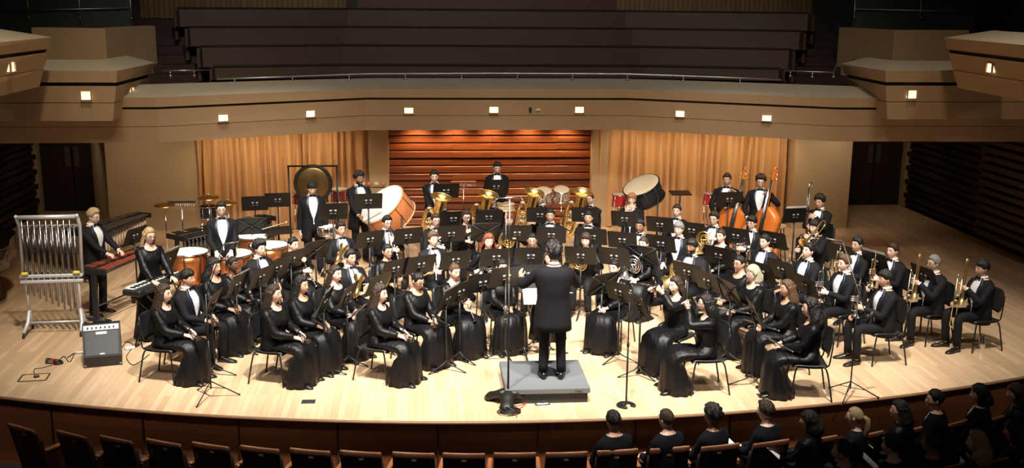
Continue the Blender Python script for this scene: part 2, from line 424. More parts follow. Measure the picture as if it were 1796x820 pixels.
for i, (px, py) in enumerate([(391, 205), (544, 198), (717, 192), (866, 191), (1016, 191), (1193, 198), (1345, 205)]):
    # intersect sight line with the front: search along depth
    best = None
    for k in range(400):
        Y = 6.4 + k * .007; q = aty(px, py, Y); t = (q.z - zb) / (zt - zb)
        pl = lv(BOT, TOPF, max(0, min(1, t)), q.z)
        for a, b in zip(pl, pl[1:]):
            if a.x <= q.x <= b.x:
                yy = lerp(a.y, b.y, (q.x - a.x) / (b.x - a.x)); e = abs(yy - Y)
                if best is None or e < best[0]: best = (e, q.copy(), math.atan2(b.y - a.y, b.x - a.x))
    _, q, rz = best
    q.y -= .01
    niche(q, rz, .17, '%s small square lit light in the curved balcony front' % ['leftmost', 'second from left', 'third from left', 'central', 'third from right', 'second from right', 'rightmost'][i], 0)
# two little wall sockets right of the central light
q = aty(930, 192, 8.6); o = MB().box(q, (.055, .05, .09), ch=.005).build('wall_socket', M['black'], smooth=False); tag(o, 'small black socket plate on the balcony front', 'socket')
q = aty(944, 192, 8.6); o = MB().box(q, (.10, .05, .05), ch=.005).build('wall_outlet', M['palewood'], smooth=False); tag(o, 'small pale outlet plate beside the black socket', 'outlet')

# handrail over the cap
def rail(pts, lab, brk=None, r=.018):
    t = thing('handrail', lab, 'handrail', pts[0])
    o = V(pts[0]); P = [V(p) - o for p in pts]
    MB().tube(P, r, 8).build('rail', M['rail'], t)
    L = sum((b - a).length for a, b in zip(P, P[1:])); n = max(2, int(L / (brk or 1.15)) + 1)
    for i in range(n):
        d = (i + .3) / n * L
        for a, b in zip(P, P[1:]):
            l = (b - a).length
            if d <= l:
                c = a.lerp(b, d / l); mb = MB(); mb.tube([c, c - V((0, 0, .1))], .012, 6); mb.ell(c - V((0, 0, .1)), .035, 8); mb.build('bracket', M['rail'], t); break
            d -= l
RP = [aty(380, 138.5, 8.0), aty(500, 134.5, 8.55), aty(640, 129.5, 9.05), aty(868, 128.5, 9.1), aty(1095, 129.5, 9.05), aty(1240, 134.5, 8.5), aty(1370, 139.5, 7.9)]
rail(RP, 'long thin steel handrail along the balcony above the curved front')

# choir pews: four tiers of dark wood boards
rows = [(9.75, 113, 132, 372, 1370), (10.6, 79, 112, 352, 1384), (11.5, 47, 78, 333, 1399), (12.4, 16, 46, 316, 1410)]
nm = ['lowest', 'second', 'third', 'topmost']
for k, (Y, yt, yb, xl, xr) in enumerate(rows):
    ztop = aty(868, yt + 2, Y).z; zbot = aty(868, yb, Y).z - .12
    fw = lambda x: (Y if abs(x) < 3.15 else Y - (abs(x) - 3.15) * .30)
    xa = aty(xl, yt + 6, Y - .8).x; xb = aty(xr, yt + 6, Y - .8).x
    X = [xa, -3.15, 3.15, xb]
    t = thing('choir_pew', '%s long dark wooden choir pew board above the balcony' % nm[k], 'pew', (0, Y, zbot), 0, 'dark choir pews in four rising tiers')
    o = V((0, Y, zbot)); mb = MB()
    mb.loft([[V((x, fw(x), zz)) - o for x in X] for zz in (zbot, ztop)] + [[V((x, fw(x) + .06, ztop)) - o for x in X], [V((x, fw(x) + .06, zbot)) - o for x in X]], closed=False, flat=True)
    mb.build('backrest', M['pew'], t, smooth=False)
    mb = MB(); mb.loft([[V((x, fw(x) - .03, ztop - .005)) - o for x in X], [V((x, fw(x) - .03, ztop + .028)) - o for x in X], [V((x, fw(x) + .1, ztop + .028)) - o for x in X]], closed=False, flat=True)
    mb.build('top_rail', M['pewtrim'], t, smooth=False)
    mb = MB(); mb.loft([[V((x, fw(x) - .45, zbot + .1)) - o for x in X], [V((x, fw(x) - .01, zbot + .1)) - o for x in X]], closed=False, flat=True)
    mb.build('seat', M['pew'], t, smooth=False)
    mb = MB()
    for x in (xa, xb): MB().box(V((x, fw(x) + .02, (zbot + ztop) / 2 - .1)) - o, (.06, .5, ztop - zbot + .15)).build('end_panel', M['pew'], t, smooth=False)
# terrace steps under the pews and the stairs at either side
mb = MB()
for k in range(4): mb.box((0, 10.0 + .87 * k + 1.2, 3.0 + .36 * k), (12.6, 3.0, .36))
mb.build('floor_terrace', M['pewtrim'], smooth=False, **STRUCT)
for s in (-1, 1):
    mb = MB()
    for k in range(9): mb.box((s * 6.9, 9.0 + .4 * k + 1, 2.95 + .17 * k), (2.0, 2.0, .17))
    mb.build('floor_side_stairs', M['door'], smooth=False, **STRUCT)
rail([aty(286, 124, 8.6), aty(369, 123, 8.9)], 'short steel handrail by the dark stairs at the left end', .5, .015)
rail([aty(1375, 124, 8.6), aty(1462, 127, 8.4), aty(1469, 108, 8.6)], 'short steel handrail by the dark stairs at the right end', .5, .015)
# upper rear wall
MB().box((0, 14.3, 5.0), (24, .2, 4.4)).build('wall_upper_rear', M['goldslat'], smooth=False, **STRUCT)
MB().box((.1, 14.15, 5.0), (6.3, .1, 4.4)).build('wall_upper_centre', M['seatwood'], smooth=False, **STRUCT)
MB().box((-3.15, 14.12, 5.0), (.25, .12, 4.4)).build('trim_upper_post', M['door'], smooth=False, **STRUCT)

# side boxes stepping up towards the hall
def box_front(pb, pt, capw, zb, zt, nm, s, rev=(.36, .7, .77)):
    """pb/pt: bottom and top front outlines; cap slopes back"""
    mb = MB()
    for t0, t1 in ((0, rev[0]), (rev[0] + .012, rev[1]), (rev[2], 1)):
        band([V((lerp(a[0], b[0], t0), lerp(a[1], b[1], t0), lerp(zb, zt, t0))) for a, b in zip(pb, pt)],
             [V((lerp(a[0], b[0], t1), lerp(a[1], b[1], t1), lerp(zb, zt, t1))) for a, b in zip(pb, pt)], mb)
    mb.build('trim_box_front_' + nm, M['fascia'], smooth=False, **STRUCT)
    cb = MB(); band([V((*p, zt)) for p in pt], [V((*p, zt + .13)) for p in capw], cb); band([V((*p, zt + .13)) for p in capw], [V((*p, zt - .5)) for p in capw], cb)
    cb.build('trim_box_cap_' + nm, M['cap'], smooth=False, **STRUCT)
    rv = MB(); cx = sum(p[0] for p in pb) / len(pb); cy = sum(p[1] for p in pb) / len(pb) + .3
    sh = lambda p: (p[0] + s * .05, p[1] + .05)
    band([V((*sh((lerp(a[0], b[0], .3), lerp(a[1], b[1], .3))), lerp(zb, zt, .3))) for a, b in zip(pb, pt)],
         [V((*sh((lerp(a[0], b[0], .85), lerp(a[1], b[1], .85))), lerp(zb, zt, .85))) for a, b in zip(pb, pt)], rv)
    rv.build('trim_box_reveal_' + nm, M['reveal'], smooth=False, **STRUCT)
    fl = MB(); fl.loft([[V((*p, zb)) for p in pb], [V((*p, zb)) for p in capw]], closed=False, flat=True)
    fl.build('trim_box_underside_' + nm, M['fascia'], smooth=False, **STRUCT)
def two(p): return (p.x, p.y)
for s in (-1, 1):
    if s < 0:
        b0, b1 = aty(-60, 213, 6.25), aty(198, 212, 6.25); t0, t1 = aty(-60, 125, 6.0), aty(206, 124, 6.0); zb_, zt_l = b1.z, t1.z
        b2, t2 = at(241, 194, zb_), at(273, 110, zt_l)
        a1, c1 = aty(69, 152, 5.5), aty(91, 65, 5.5); za, zc_ = a1.z, c1.z; a0, c0 = at(-300, 239, za), at(-300, 104, zc_)
    else:
        b0, b1 = aty(1850, 210, 6.15), aty(1556, 209, 6.15); t0, t1 = aty(1850, 124, 5.9), aty(1553, 124, 5.9); zb_, zt_l = b1.z, t1.z
        b2, t2 = at(1505, 189, zb_), at(1475, 112, zt_l)
        a1, c1 = aty(1680, 154, 5.4), aty(1656, 66, 5.4); za, zc_ = a1.z, c1.z; a0, c0 = at(2100, 238, za), at(2100, 107, zc_)
    pb = [two(b0), two(b1), two(b2)]; pt = [two(t0), two(t1), two(t2)]
    for p_, z_ in ((b0, zb_), (b1, zb_), (t0, zt_l), (t1, zt_l)): p_.z = z_
    cw = [(t0.x, t0.y + .8), (t1.x + s * .5, t1.y + .85), (t2.x + s * .5, t2.y + .0)]
    box_front(pb, pt, cw, zb_, zt_l, 'lower_' + ('left' if s < 0 else 'right'), s)
    box_front([two(a0), two(a1), (a1.x + s * .9, a1.y + .1)], [two(c0), two(c1), (c1.x + s * .9, c1.y + .1)], [(c0.x + s * .9, c0.y), (c1.x + s * .7, c1.y - .25), (c1.x + s * 1.0, c1.y + .1)], za, zc_, 'upper_' + ('left' if s < 0 else 'right'), s)
    # lit niches
    pts = [((152, 167), (229, 160)), ((1598, 165), (1514, 158))][s > 0]
    for j, (px, py) in enumerate(pts):
        A, B = (b0, b1) if j == 0 else (b1, b2); A2, B2 = (t0, t1) if j == 0 else (t1, t2)
        best = None
        for k in range(600):
            Y = 5.5 + k * .008; q = aty(px, py, Y); t = (q.z - zb_) / (zt_l - zb_)
            if not -.2 < t < 1.2: continue
            a = A.lerp(A2, t); b = B.lerp(B2, t); n = V((b.y - a.y, a.x - b.x)).normalized()
            e = abs((V((q.x, q.y)) - V((a.x, a.y))).dot(n))
            if best is None or e < best[0]: best = (e, q.copy(), math.atan2(b.y - a.y, b.x - a.x))
        q, rz = best[1], best[2]
        if abs(rz) > pi / 2: rz += pi
        q = q + Matrix.Rotation(rz, 3, 'Z') @ V((0, -.03, 0))
        niche(q, rz, .15, '%s light of the lower %s side box' % (['front', 'inner'][j], ['left', 'right'][s > 0]), 0)
    px, py = ((17, 117), (1740, 119))[s > 0]; best = None
    for k in range(600):
        Y = 2 + k * .01; q = aty(px, py, Y); t = (q.z - za) / (zc_ - za)
        if not -.2 < t < 1.2: continue
        a = a0.lerp(c0, t); b = a1.lerp(c1, t); n = V((b.y - a.y, a.x - b.x)).normalized()
        e = abs((V((q.x, q.y)) - V((a.x, a.y))).dot(n))
        if best is None or e < best[0]: best = (e, q.copy(), math.atan2(b.y - a.y, b.x - a.x))
    q, rz = best[1], best[2]
    q.x -= s * .03
    niche(q, s * -pi / 2 + 0, .15, 'lit niche light of the upper %s side box' % ['left', 'right'][s > 0], 0)
    # solid parapet block behind the lower box, between it and the stairs
    if s < 0: P = [aty(55, 50, 8.6), aty(184, 50, 8.3), aty(237, 45, 9.6), aty(272, 46, 10.4)]
    else: P = [aty(1700, 53, 8.6), aty(1569, 53, 8.3), aty(1507, 48, 9.6), aty(1472, 48, 10.4)]
    X = [two(p) for p in P]; zt_ = P[1].z
    X2 = X + [(X[3][0] + s * .2, X[3][1] + .15), (X[2][0] + s * .2, X[2][1] + .35), (X[1][0] + s * .2, X[1][1] + .35), (X[0][0], X[0][1] + .35)]
    mb = MB(); mb.prism(X2, 2.9, zt_); mb.build('wall_parapet_%s' % ('left' if s < 0 else 'right'), M['fascia'], smooth=False, **STRUCT)
    # glass balustrade with posts far behind
    y0 = 11.6
    xa, xb = (aty(-40, 20, y0), aty(230, 14, y0)) if s < 0 else (aty(1840, 24, y0), aty(1498, 16, y0))
    t = thing('glass_balustrade', 'dim glass balustrade with steel rail above the %s side wall' % ['left', 'right'][s > 0], 'balustrade', (xa.x, y0, 4.0))
    w_ = abs(xb.x - xa.x); sg = 1 if xb.x > xa.x else -1
    for i in range(3): MB().box((sg * w_ * (i + .5) / 3, 0, .55), (w_ / 3 - .03, .015, 1.1)).build('glass_panel', M['glass'], t, smooth=False)
    mr = MB(); mr.tube([(0, -.08, xa.z - 4), (sg * w_, -.08, xb.z - 4)], .018, 6)
    mr.build('rail', M['rail'], t)
    for i in range(4):
        mp = MB(); mp.tube([(sg * w_ * i / 3, -.03, 0), (sg * w_ * i / 3, -.03, 1.3)], .015, 6); mp.ell((sg * w_ * i / 3, -.06, xa.z - 4.12), .03, 8); mp.build('post', M['rail'], t)
    MB().box((s * 9.6, 13.6, 5), (3.2, .1, 4)).build('wall_upper_side', M['darkgrey'], smooth=False, **STRUCT)
    MB().box((s * 8.2, 13.5, 5), (.5, .1, 4)).build('trim_upper_door', M['door'], smooth=False, **STRUCT)
    MB().box((s * 9.3, 11.5, 3.6), (3.6, 3.6, .3)).build('floor_side_gallery', M['door'], smooth=False, **STRUCT)

# ================================================================ PEOPLE
NT = 28
THS = [(lambda u: u - .5 * sin(u))(-pi + 2 * pi * (i + .5) / NT) for i in range(NT)]
THS = sorted(THS)
# torso sections: height above hip, half width, half depth, centre y
TM = [(-.09, .165, .125, 0), (0, .175, .13, 0), (.13, .155, .115, 0), (.25, .165, .12, 0), (.35, .185, .125, .005), (.44, .198, .118, 0), (.50, .195, .098, -.01),
      (.54, .165, .082, -.014), (.565, .11, .070, -.014), (.59, .066, .062, -.010)]
TF = [(-.09, .17, .125, 0), (0, .178, .13, 0), (.13, .138, .105, 0), (.25, .145, .115, .005), (.33, .165, .135, .018), (.42, .168, .112, .005), (.47, .172, .092, -.008),
      (.51, .148, .076, -.012), (.535, .098, .062, -.012), (.56, .058, .056, -.008)]
def headpt(th, ph, off=0, fem=False):
    cx, cy, cz = sin(th) * cos(ph), cos(th) * cos(ph), sin(ph)
    x, y, z = .073 * cx, .092 * cy, .118 * cz
    if z < 0:
        k = -z / .118; x *= 1 - .36 * k ** 1.4
        y *= (1 - .04 * k) if cy > 0 else (1 - .42 * k)
    else: y *= 1.04 if cy < 0 else 1
    if off == 0 and cos(th) > .3:
        a = abs(th)
        y += .024 * math.exp(-(a / .17) ** 2) * math.exp(-((z + .022) / .017) ** 2) + .011 * math.exp(-(a / .14) ** 2) * math.exp(-((z - .004) / .022) ** 2)
        y -= .009 * math.exp(-((a - .38) / .17) ** 2) * math.exp(-((z - .018) / .014) ** 2)
        y += .004 * math.exp(-((z - .04) / .01) ** 2) * math.exp(-(a / .6) ** 2)
        y += .005 * math.exp(-(a / .28) ** 2) * math.exp(-((z + .06) / .01) ** 2) + .007 * math.exp(-(a / .3) ** 2) * math.exp(-((z + .1) / .016) ** 2)
    return V((x + cx * off, y + cy * off, z + cz * off))

def ik(s, h, l1, l2, pole):
    d = h - s; L = d.length
    if L > (l1 + l2) * .995: h = s + d * ((l1 + l2) * .995 / L); d = h - s; L = d.length
    a = (l1 * l1 - l2 * l2 + L * L) / (2 * L); hh = math.sqrt(max(0, l1 * l1 - a * a)); dn = d / L
    p = pole - dn * pole.dot(dn); p.normalize()
    return s + dn * a + p * hh, h

def hand(mb, w, d, n, side, curl=.5, sc=1.):
    """w wrist, d finger direction, n palm normal, side +1: thumb on d x n side"""
    d = d.normalized(); n = (n - d * n.dot(d)).normalized(); s = d.cross(n) * side
    rings = []
    for t, hw, ht in ((-.02, .026, .019), (.0, .027, .018), (.03, .036, .017), (.06, .041, .015), (.082, .039, .012), (.09, .034, .006)):
        rings.append([w + d * (t * sc) + s * (cos(a) * hw * sc) + n * (sin(a) * ht * sc) for a in [i * 2 * pi / 8 for i in range(8)]])
    mb.loft(rings)
    for off, L in ((.030, .068), (.0105, .077), (-.010, .071), (-.029, .056)):
        p = w + d * .078 * sc + s * off * sc; dd = d.copy(); pts = [p]
        for q in (.42, .32, .26):
            dd = (dd + n * curl * .75).normalized(); p = p + dd * L * q * sc; pts.append(p)
        mb.tube(pts, [.0088 * sc, .0082 * sc, .0075 * sc, .0058 * sc], 6)
    p = w + d * .02 * sc + s * .028 * sc; pts = [p - s * .012]
    dd = (d * .75 + s * .65 + n * .25).normalized()
    for q in (.036, .03, .024): pts.append(p); p = p + dd * q * sc; dd = (dd + n * .25 * curl + d * .25).normalized()
    pts.append(p)
    mb.tube(pts, [.012 * sc, .0115 * sc, .0095 * sc, .0085 * sc, .0065 * sc], 6)

# poses: hand targets (left x<0, right x>0) from the floor point under the hips of a seated player facing +y,
# finger directions, palm normals, curl; lean and head pitch
Z = V
POSE = dict(
    sax_rest=dict(l=((-.10, .30, .80), (.5, .7, .1), (.4, -.3, -.5)), r=((.14, .36, .74), (-.4, .8, 0), (-.3, 0, -.8)), curl=.8),
    tpt_rest=dict(l=((-.03, .36, .80), (.7, .5, 0), (.2, -.3, -.8)), r=((.14, .38, .78), (-.4, .8, 0), (-.2, 0, -.8)), curl=.85),
    lap=dict(l=((-.045, .34, .635), (.75, .6, -.15), (0, -.2, -1)), r=((.06, .35, .64), (-.75, .55, -.15), (0, -.2, -1)), curl=.55),
    knees=dict(l=((-.12, .36, .64), (.1, 1, -.2), (0, 0, -1)), r=((.12, .36, .64), (-.1, 1, -.2), (0, 0, -1)), curl=.3),
    cl_lap=dict(l=((-.075, .34, .655), (.5, .75, -.2), (.2, 0, -1)), r=((.10, .35, .65), (-.35, .85, -.25), (-.2, 0, -1)), curl=.8),
    cl_play=dict(l=((-.04, .24, .95), (.6, .75, .1), (.5, -.2, -.5)), r=((.05, .33, .78), (-.6, .75, .1), (-.5, -.2, -.5)), curl=.8, head=-.12),
    fl_play=dict(l=((.06, .235, 1.065), (.5, .35, .55), (.3, -.8, .2)), r=((.30, .17, 1.05), (-.2, .7, .5), (0, -.6, -.6)), curl=.9, yaw=-.25),
    sax=dict(l=((-.03, .26, .93), (.3, .8, .1), (.6, -.3, -.3)), r=((.13, .26, .72), (-.5, .7, 0), (-.6, 0, -.5)), curl=.8),
    tpt_up=dict(l=((-.03, .32, .78), (.6, .7, .2), (.3, -.4, -.3)), r=((.11, .36, .65), (-.4, .8, -.1), (0, 0, -1)), curl=.85),
    tpt_play=dict(l=((-.04, .32, 1.03), (.6, .7, .2), (.4, -.4, -.3)), r=((.05, .33, 1.05), (-.4, .8, .1), (-.6, -.2, -.4)), curl=.9),
    tbn_up=dict(l=((-.06, .30, .92), (.7, .6, .2), (.3, -.6, -.3)), r=((.10, .34, .68), (-.5, .7, .1), (0, -.3, -1)), curl=.9),
    tbn_play=dict(l=((-.07, .24, 1.02), (.4, .7, .4), (.6, -.2, 0)), r=((.05, .48, .84), (-.5, .7, .2), (-.5, -.4, 0)), curl=.9),
    horn=dict(l=((-.14, .30, .90), (.7, .6, .2), (.4, -.5, -.2)), r=((.24, .20, .72), (-.6, .3, .2), (-.5, .5, .3)), curl=.8),
    tuba=dict(l=((.10, .34, .78), (.6, .5, .2), (.5, .2, -.2)), r=((.40, .36, .82), (-.5, .3, .2), (-.5, 0, -.5)), curl=.8, yaw=-.15),
    chin=dict(l=((-.06, .20, 1.02), (.3, .2, .9), (.3, -.9, .2)), r=((.06, .20, .98), (-.3, .2, .9), (-.2, -.9, .2)), curl=.9),
    prog=dict(l=((-.10, .36, .70), (.3, .8, .2), (.3, -.3, .8)), r=((.12, .36, .68), (-.3, .8, .2), (-.3, -.3, .8)), curl=.6, head=-.25),
    arest=dict(l=((-.24, .26, .72), (.1, .9, -.1), (0, 0, -1)), r=((.24, .26, .72), (-.1, .9, -.1), (0, 0, -1)), curl=.4),
    # standing
    s_mallet=dict(l=((-.13, .36, 1.03), (.2, .9, -.3), (.2, 0, -1)), r=((.14, .36, 1.03), (-.2, .9, -.3), (-.2, 0, -1)), curl=1., head=-.2),
    s_drum=dict(l=((-.10, .30, .98), (.1, .8, -.6), (0, 0, -1)), r=((.12, .30, .98), (-.1, .8, -.6), (0, 0, -1)), curl=.7),
    s_down=dict(l=((-.24, .02, .80), (0, .15, -1), (1, 0, 0)), r=((.24, .02, .80), (0, .15, -1), (-1, 0, 0)), curl=.4, head=-.35),
    s_front=dict(l=((-.07, .20, .86), (.6, .3, -.5), (0, -1, 0)), r=((.07, .20, .88), (-.6, .3, -.5), (0, -1, 0)), curl=.5, head=-.45),
    s_keys=dict(l=((-.16, .38, .86), (0, 1, -.15), (0, 0, -1)), r=((.14, .38, .86), (0, 1, -.15), (0, 0, -1)), curl=.5, head=-.15),
    s_bass=dict(l=((-.16, .22, 1.42), (.5, .3, .4), (.5, .6, 0)), r=((.20, .30, .98), (-.6, .4, -.5), (-.3, 0, -.8)), curl=.9, head=-.1),
    s_cond=dict(l=((-.40, .34, 1.20), (-.1, .5, .9), (.7, .5, 0)), r=((.24, .42, 1.18), (-.2, .9, .4), (-.4, -.2, -.8)), curl=.35, head=-.12),
    s_side=dict(l=((-.12, .32, .98), (.2, .9, -.2), (0, 0, -1)), r=((.16, .33, .98), (-.2, .9, -.2), (0, 0, -1)), curl=.8, head=-.12),
)
def hair_cap(mb, C, H, style, rnd):
    """scalp hair from the hairline up; thickness by style"""
    th_, curl, low = dict(short=(.016, .002, -.035), neat=(.014, .001, -.04), curly=(.032, .010, -.04), bowl=(.024, .002, -.04), long=(.016, .001, -.03), wavy=(.022, .005, -.03),
                          tied=(.009, .0005, -.055), quiff=(.024, .003, -.035), cond=(.036, .012, -.07), cut=(.022, .002, -.07))[style]
    R = 11; n = 36; rings = []; ph0 = rnd.random() * 6
    for j in range(R + 1):
        s = j / R; ring = []
        for i in range(n):
            th = -pi + 2 * pi * (i + .5) / n; a = abs(th)
            if style in ('bowl', 'cut'): zf = .045
            else: zf = .068
            if a < .75: z0 = zf
            elif a < 1.25: z0 = lerp(zf, .012, smooth((a - .75) / .5))
            elif a < 1.75: z0 = lerp(.012, -.012, (a - 1.25) / .5) if style not in ('cut',) else -.04
            else: z0 = lerp(-.012, low, smooth((a - 1.75) / .7))
            p0 = math.asin(max(-.95, min(.95, z0 / .118))); ph = lerp(p0, 1.52, s)
            off = th_ * smooth(s * 3.2 + .1)
            off *= (1 + .35 * sin(ph) * (1 if style in ('quiff', 'curly', 'short', 'cond') else .4))
            if style == 'quiff' and a < .8: off += .016 * (1 - a / .8) * smooth(s * 4) * (1 - s)
            if curl: off += curl * (sin(7 * th + 5 * ph + ph0) + sin(11 * th - 9 * ph + 2 * ph0)) * min(1, s * 4)
            ring.append(H(C + headpt(th, ph, .001 + max(0, off), True)))
        rings.append(ring)
    mb.loft(rings, cap0=True, cap1=True)
def hair_fall(mb, C, H, T, L, width, wave, rnd, front=1.15, zb=0):
    """long hair behind the head: crescent rings going down"""
    n = 15; rings = []; R = 12; ph = rnd.random() * 6
    for j in range(R + 1):
        s = j / R; z = .055 - s * L
        tw = smooth(s * 1.7)
        outer = []; inner = []
        for i in range(n):
            a = lerp(front, 2 * pi - front, i / (n - 1)); k = i / (n - 1)
            edge = sin(pi * k) ** .35
            rx = lerp(.087, width, tw); ryy = lerp(.105, .118, tw)
            if s < .35 and z > -.06: pass
            o_ = 1 + wave * sin(a * 6 + z * 55 + ph) + wave * .6 * sin(a * 11 - z * 40)
            o_ *= 1 if s < .85 else 1 - .25 * (s - .85) / .15
            x = rx * sin(a) * o_; y = ryy * cos(a) * o_ - .012 - .042 * tw
            th_ = .030 * edge * (1 if s < .9 else .6) + .002
            outer.append((x, y, z)); k2 = 1 - th_ / .1
            inner.append((x * k2, (y + .012) * k2 - .012, z))
        pts = outer + inner[::-1]
        if s < .32: rings.append([H(C + V(p)) for p in pts])
        else:
            b = smooth((s - .32) / .3)
            rings.append([H(C + V(p)).lerp(T(C + V(p)), b) for p in pts])
    mb.loft(rings)

def person(lab, root, kind='tux', pose='lap', hair='short', hc='b', sk='l', fem=None, stand=False, sc=1., lean=0., yaw=0., pitch=None, glasses=False, bow=True,
           group=None, beard=False, bun=False, pony=False, L=.42, seat=.46, detail=True, feet=None, bulk=1., collar=False, longtie=False):
    """root: matrix at the floor under the hips, facing +y"""
    rnd = random.Random(lab)
    if fem is None: fem = kind in ('gown', 'blouse')
    P = POSE[pose]; tab = TF if fem else TM
    tz = .93 if not fem else .92
    if not stand: z0 = seat + .045
    else: z0 = .93 if not fem else .88
    kz = (1. if stand else .99) * tz * sc
    if stand: kz = tz * sc * 1.0
    tab = [(a * kz, b * (1 if i > 7 else bulk), c * (1 if i > 7 else bulk), d) for i, (a, b, c, d) in enumerate(tab)]
    neck_z = tab[-1][0]
    yaw = yaw + P.get('yaw', 0); pitch = P.get('head', -.04) if pitch is None else pitch
    cl, sl = cos(lean), sin(lean)
    def T(p):
        q = V(p); z = q.z - z0
        if z <= 0: return q
        k = min(1, z / .12)
        c_, s_ = cos(lean * k), sin(lean * k)
        return V((q.x, q.y * c_ + z * s_, z0 + z * c_ - q.y * s_))
    C = V((0, .022, z0 + neck_z + .134))          # head centre
    piv = V((0, -.005, z0 + neck_z + .045))
    Rm = Matrix.Rotation(yaw, 3, 'Z') @ Matrix.Rotation(pitch, 3, 'X')
    def H(p): return T(piv + Rm @ (V(p) - piv))
    def S(th, h, off=0):
        a, b, yc = interp(tab, h)
        sx, cy_ = sin(th), cos(th)
        e = .88
        return V(((a + off) * math.copysign(abs(sx) ** e, sx), yc + (b + off) * math.copysign(abs(cy_) ** e, cy_), z0 + h))
    # ---- body: one continuous skin from hips to crown, with limbs
    mb = MB(); rings = []
    for h in [q[0] for q in tab]: rings.append([T(S(th, h, -.022 if h < .2 else (-.006 if h < .3 else 0))) for th in THS])
    for j, (dz, rx, ry, yc, k) in enumerate(((.03, .052, .054, -.002, .2), (.055, .051, .054, .002, .5), (.075, .050, .052, .006, .8))):
        rings.append([T(V((rx * sin(th), yc + ry * cos(th), z0 + neck_z + dz))).lerp(H(V((rx * sin(th), yc + ry * cos(th), z0 + neck_z + dz))), k) for th in THS])
    for j in range(17):
        ph = lerp(-1.02, 1.5, j / 16)
        rings.append([H(C + headpt(th, ph, 0, fem)) for th in THS])
    mb.loft(rings)
    for q in (-1, 1):
        mb.ell(H(C + V((q * .074, -.008, .0))), (.009, .018, .03), 8)
        mb.use(1); mb.ell(H(C + V((q * .030, .0815, .017))), (.0125, .006, .006), 8)
        mb.use(2); mb.ell(H(C + V((q * .030, .0865, .017))), (.005, .003, .0052), 6)
        mb.use(4); mb.tube([H(C + V((q * .014, .092, .036))), H(C + V((q * .032, .088, .041))), H(C + V((q * .050, .074, .034)))], [.0035, .004, .002], 5); mb.use(0)
    mb.use(3); mb.ell(H(C + V((0, .0905, -.058))), (.021, .006, .0045), 8); mb.ell(H(C + V((0, .089, -.066))), (.017, .006, .005), 8); mb.use(0)
    if beard:
        mb.use(4)
        mb.loft([[H(C + headpt(th, ph, o, True) + V((0, .006, 0))) for th in [lerp(-1.5, 1.5, i / 14) for i in range(15)]] for ph, o in ((-.28, .001), (-.5, .008), (-.8, .013), (-1.0, .010), (-1.15, -.002))], closed=False)
        mb.use(0)
    up, fo = (.275, .255) if not fem else (.255, .235)
    up *= sc; fo *= sc
    shx = (.172 if not fem else .148) * (1 + (bulk - 1) * .5)
    shz = z0 + (.478 if not fem else .448) * kz
    jb = MB(); cuffs = MB()
    wr = []
    for q, key in ((-1, 'l'), (1, 'r')):
        tg, d, n = P[key]; tg = V(tg); d = V(d); n = V(n)
        if not stand: tg = V((tg.x, tg.y, tg.z + (seat - .46)))
        s = T(V((q * shx, -.008, shz)))
        pole = V((q * .75, -.55, -.75)) if pose not in ('fl_play', 'chin', 's_bass', 'tpt_play') else V((q * .8, .0, -.8))
        e, w = ik(s, tg, up, fo, pole)
        wr.append((w, d, n))
        inn = T(V((q * shx * .55, -.008, shz + .01)))
        mb.tube([inn, s, s.lerp(e, .5), e, e.lerp(w, .5), w], [.04, .045, .040, .034, .030, .024], 8)
        hand(mb, w, d, n, side=(-1 if q < 0 else 1), curl=P.get('curl', .5), sc=(1. if not fem else .92) * sc)
        wv = rnd.random() * 3
        sl_ = spline([inn, s, s.lerp(e, .5), e, e.lerp(w, .5), w.lerp(e, .06)], 3)
        N_ = len(sl_) - 1
        rr = []
        for i in range(N_ + 1):
            t = i / N_
            base = interp([(0, .05), (.2, .066 if not fem else .058), (.45, .058 if not fem else .052), (.62, .054 if not fem else .05), (.85, .043), (1, .040 if not fem else .036)], t)[0]
            rr.append(base * (1 + .045 * sin(i * 2.1 + wv)) * (1.16 if kind == 'gown' and .1 < t < .95 else 1) * (.5 + .5 * bulk))
        jb.tube(sl_, rr, 12)
        if kind in ('tux',): cuffs.tube([w.lerp(e, .09), w.lerp(e, .0)], [.033, .031], 10)
    # legs
    tb = MB(); shoes = []
    spread = .11 if not fem else .08
    for q in (-1, 1):
        hp = V((q * .088, .02, z0 - .01))
        if stand:
            kn = V((q * .105, .03, z0 * .53)); an = V((q * .115, -.005, .09))
            rr = [.088, .084, .074, .066, .062, .060, .062]
            sp = spline([hp, hp.lerp(kn, .5), kn, kn.lerp(an, .5), an], 2)
            td = V((q * .18, 1, 0)).normalized()
        else:
            f = (feet or {}).get(q, (q * .13, .44))
            kn = V((q * (spread + .03), .44, z0 + .005)); an = V((f[0], f[1] - .02, .10))
            sp = spline([hp, hp.lerp(kn, .5), kn + V((0, -.01, .0)), kn.lerp(an, .45), an], 2)
            rr = [.085, .086, .080, .074, .068, .062, .058, .056, .058]
            td = V((q * .22, 1, 0)).normalized()
        if kind != 'gown':
            tb.tube(sp, [interp([(i / (len(rr) - 1), r) for i, r in enumerate(rr)], j / (len(sp) - 1))[0] * (1 + .03 * sin(j * 2.3)) for j in range(len(sp))], 12)
        gz = V((0, -.03, -.045)) if kind == 'gown' else V((0, 0, 0)); mb.tube([hp - V((0, 0, .02)), kn + gz, an + gz * .5, an - V((0, 0, .05))], [.05, .040, .032, .03], 8)
        sb = MB(); c0 = V((an.x, an.y, 0)); sx = V((td.y, -td.x, 0))
        prof = [(-.07, .02, .05), (-.06, .034, .085), (-.01, .036, .10), (.05, .038, .075), (.11, .046, .052), (.16, .044, .042), (.195, .026, .028), (.205, .01, .015)]
        rg = []
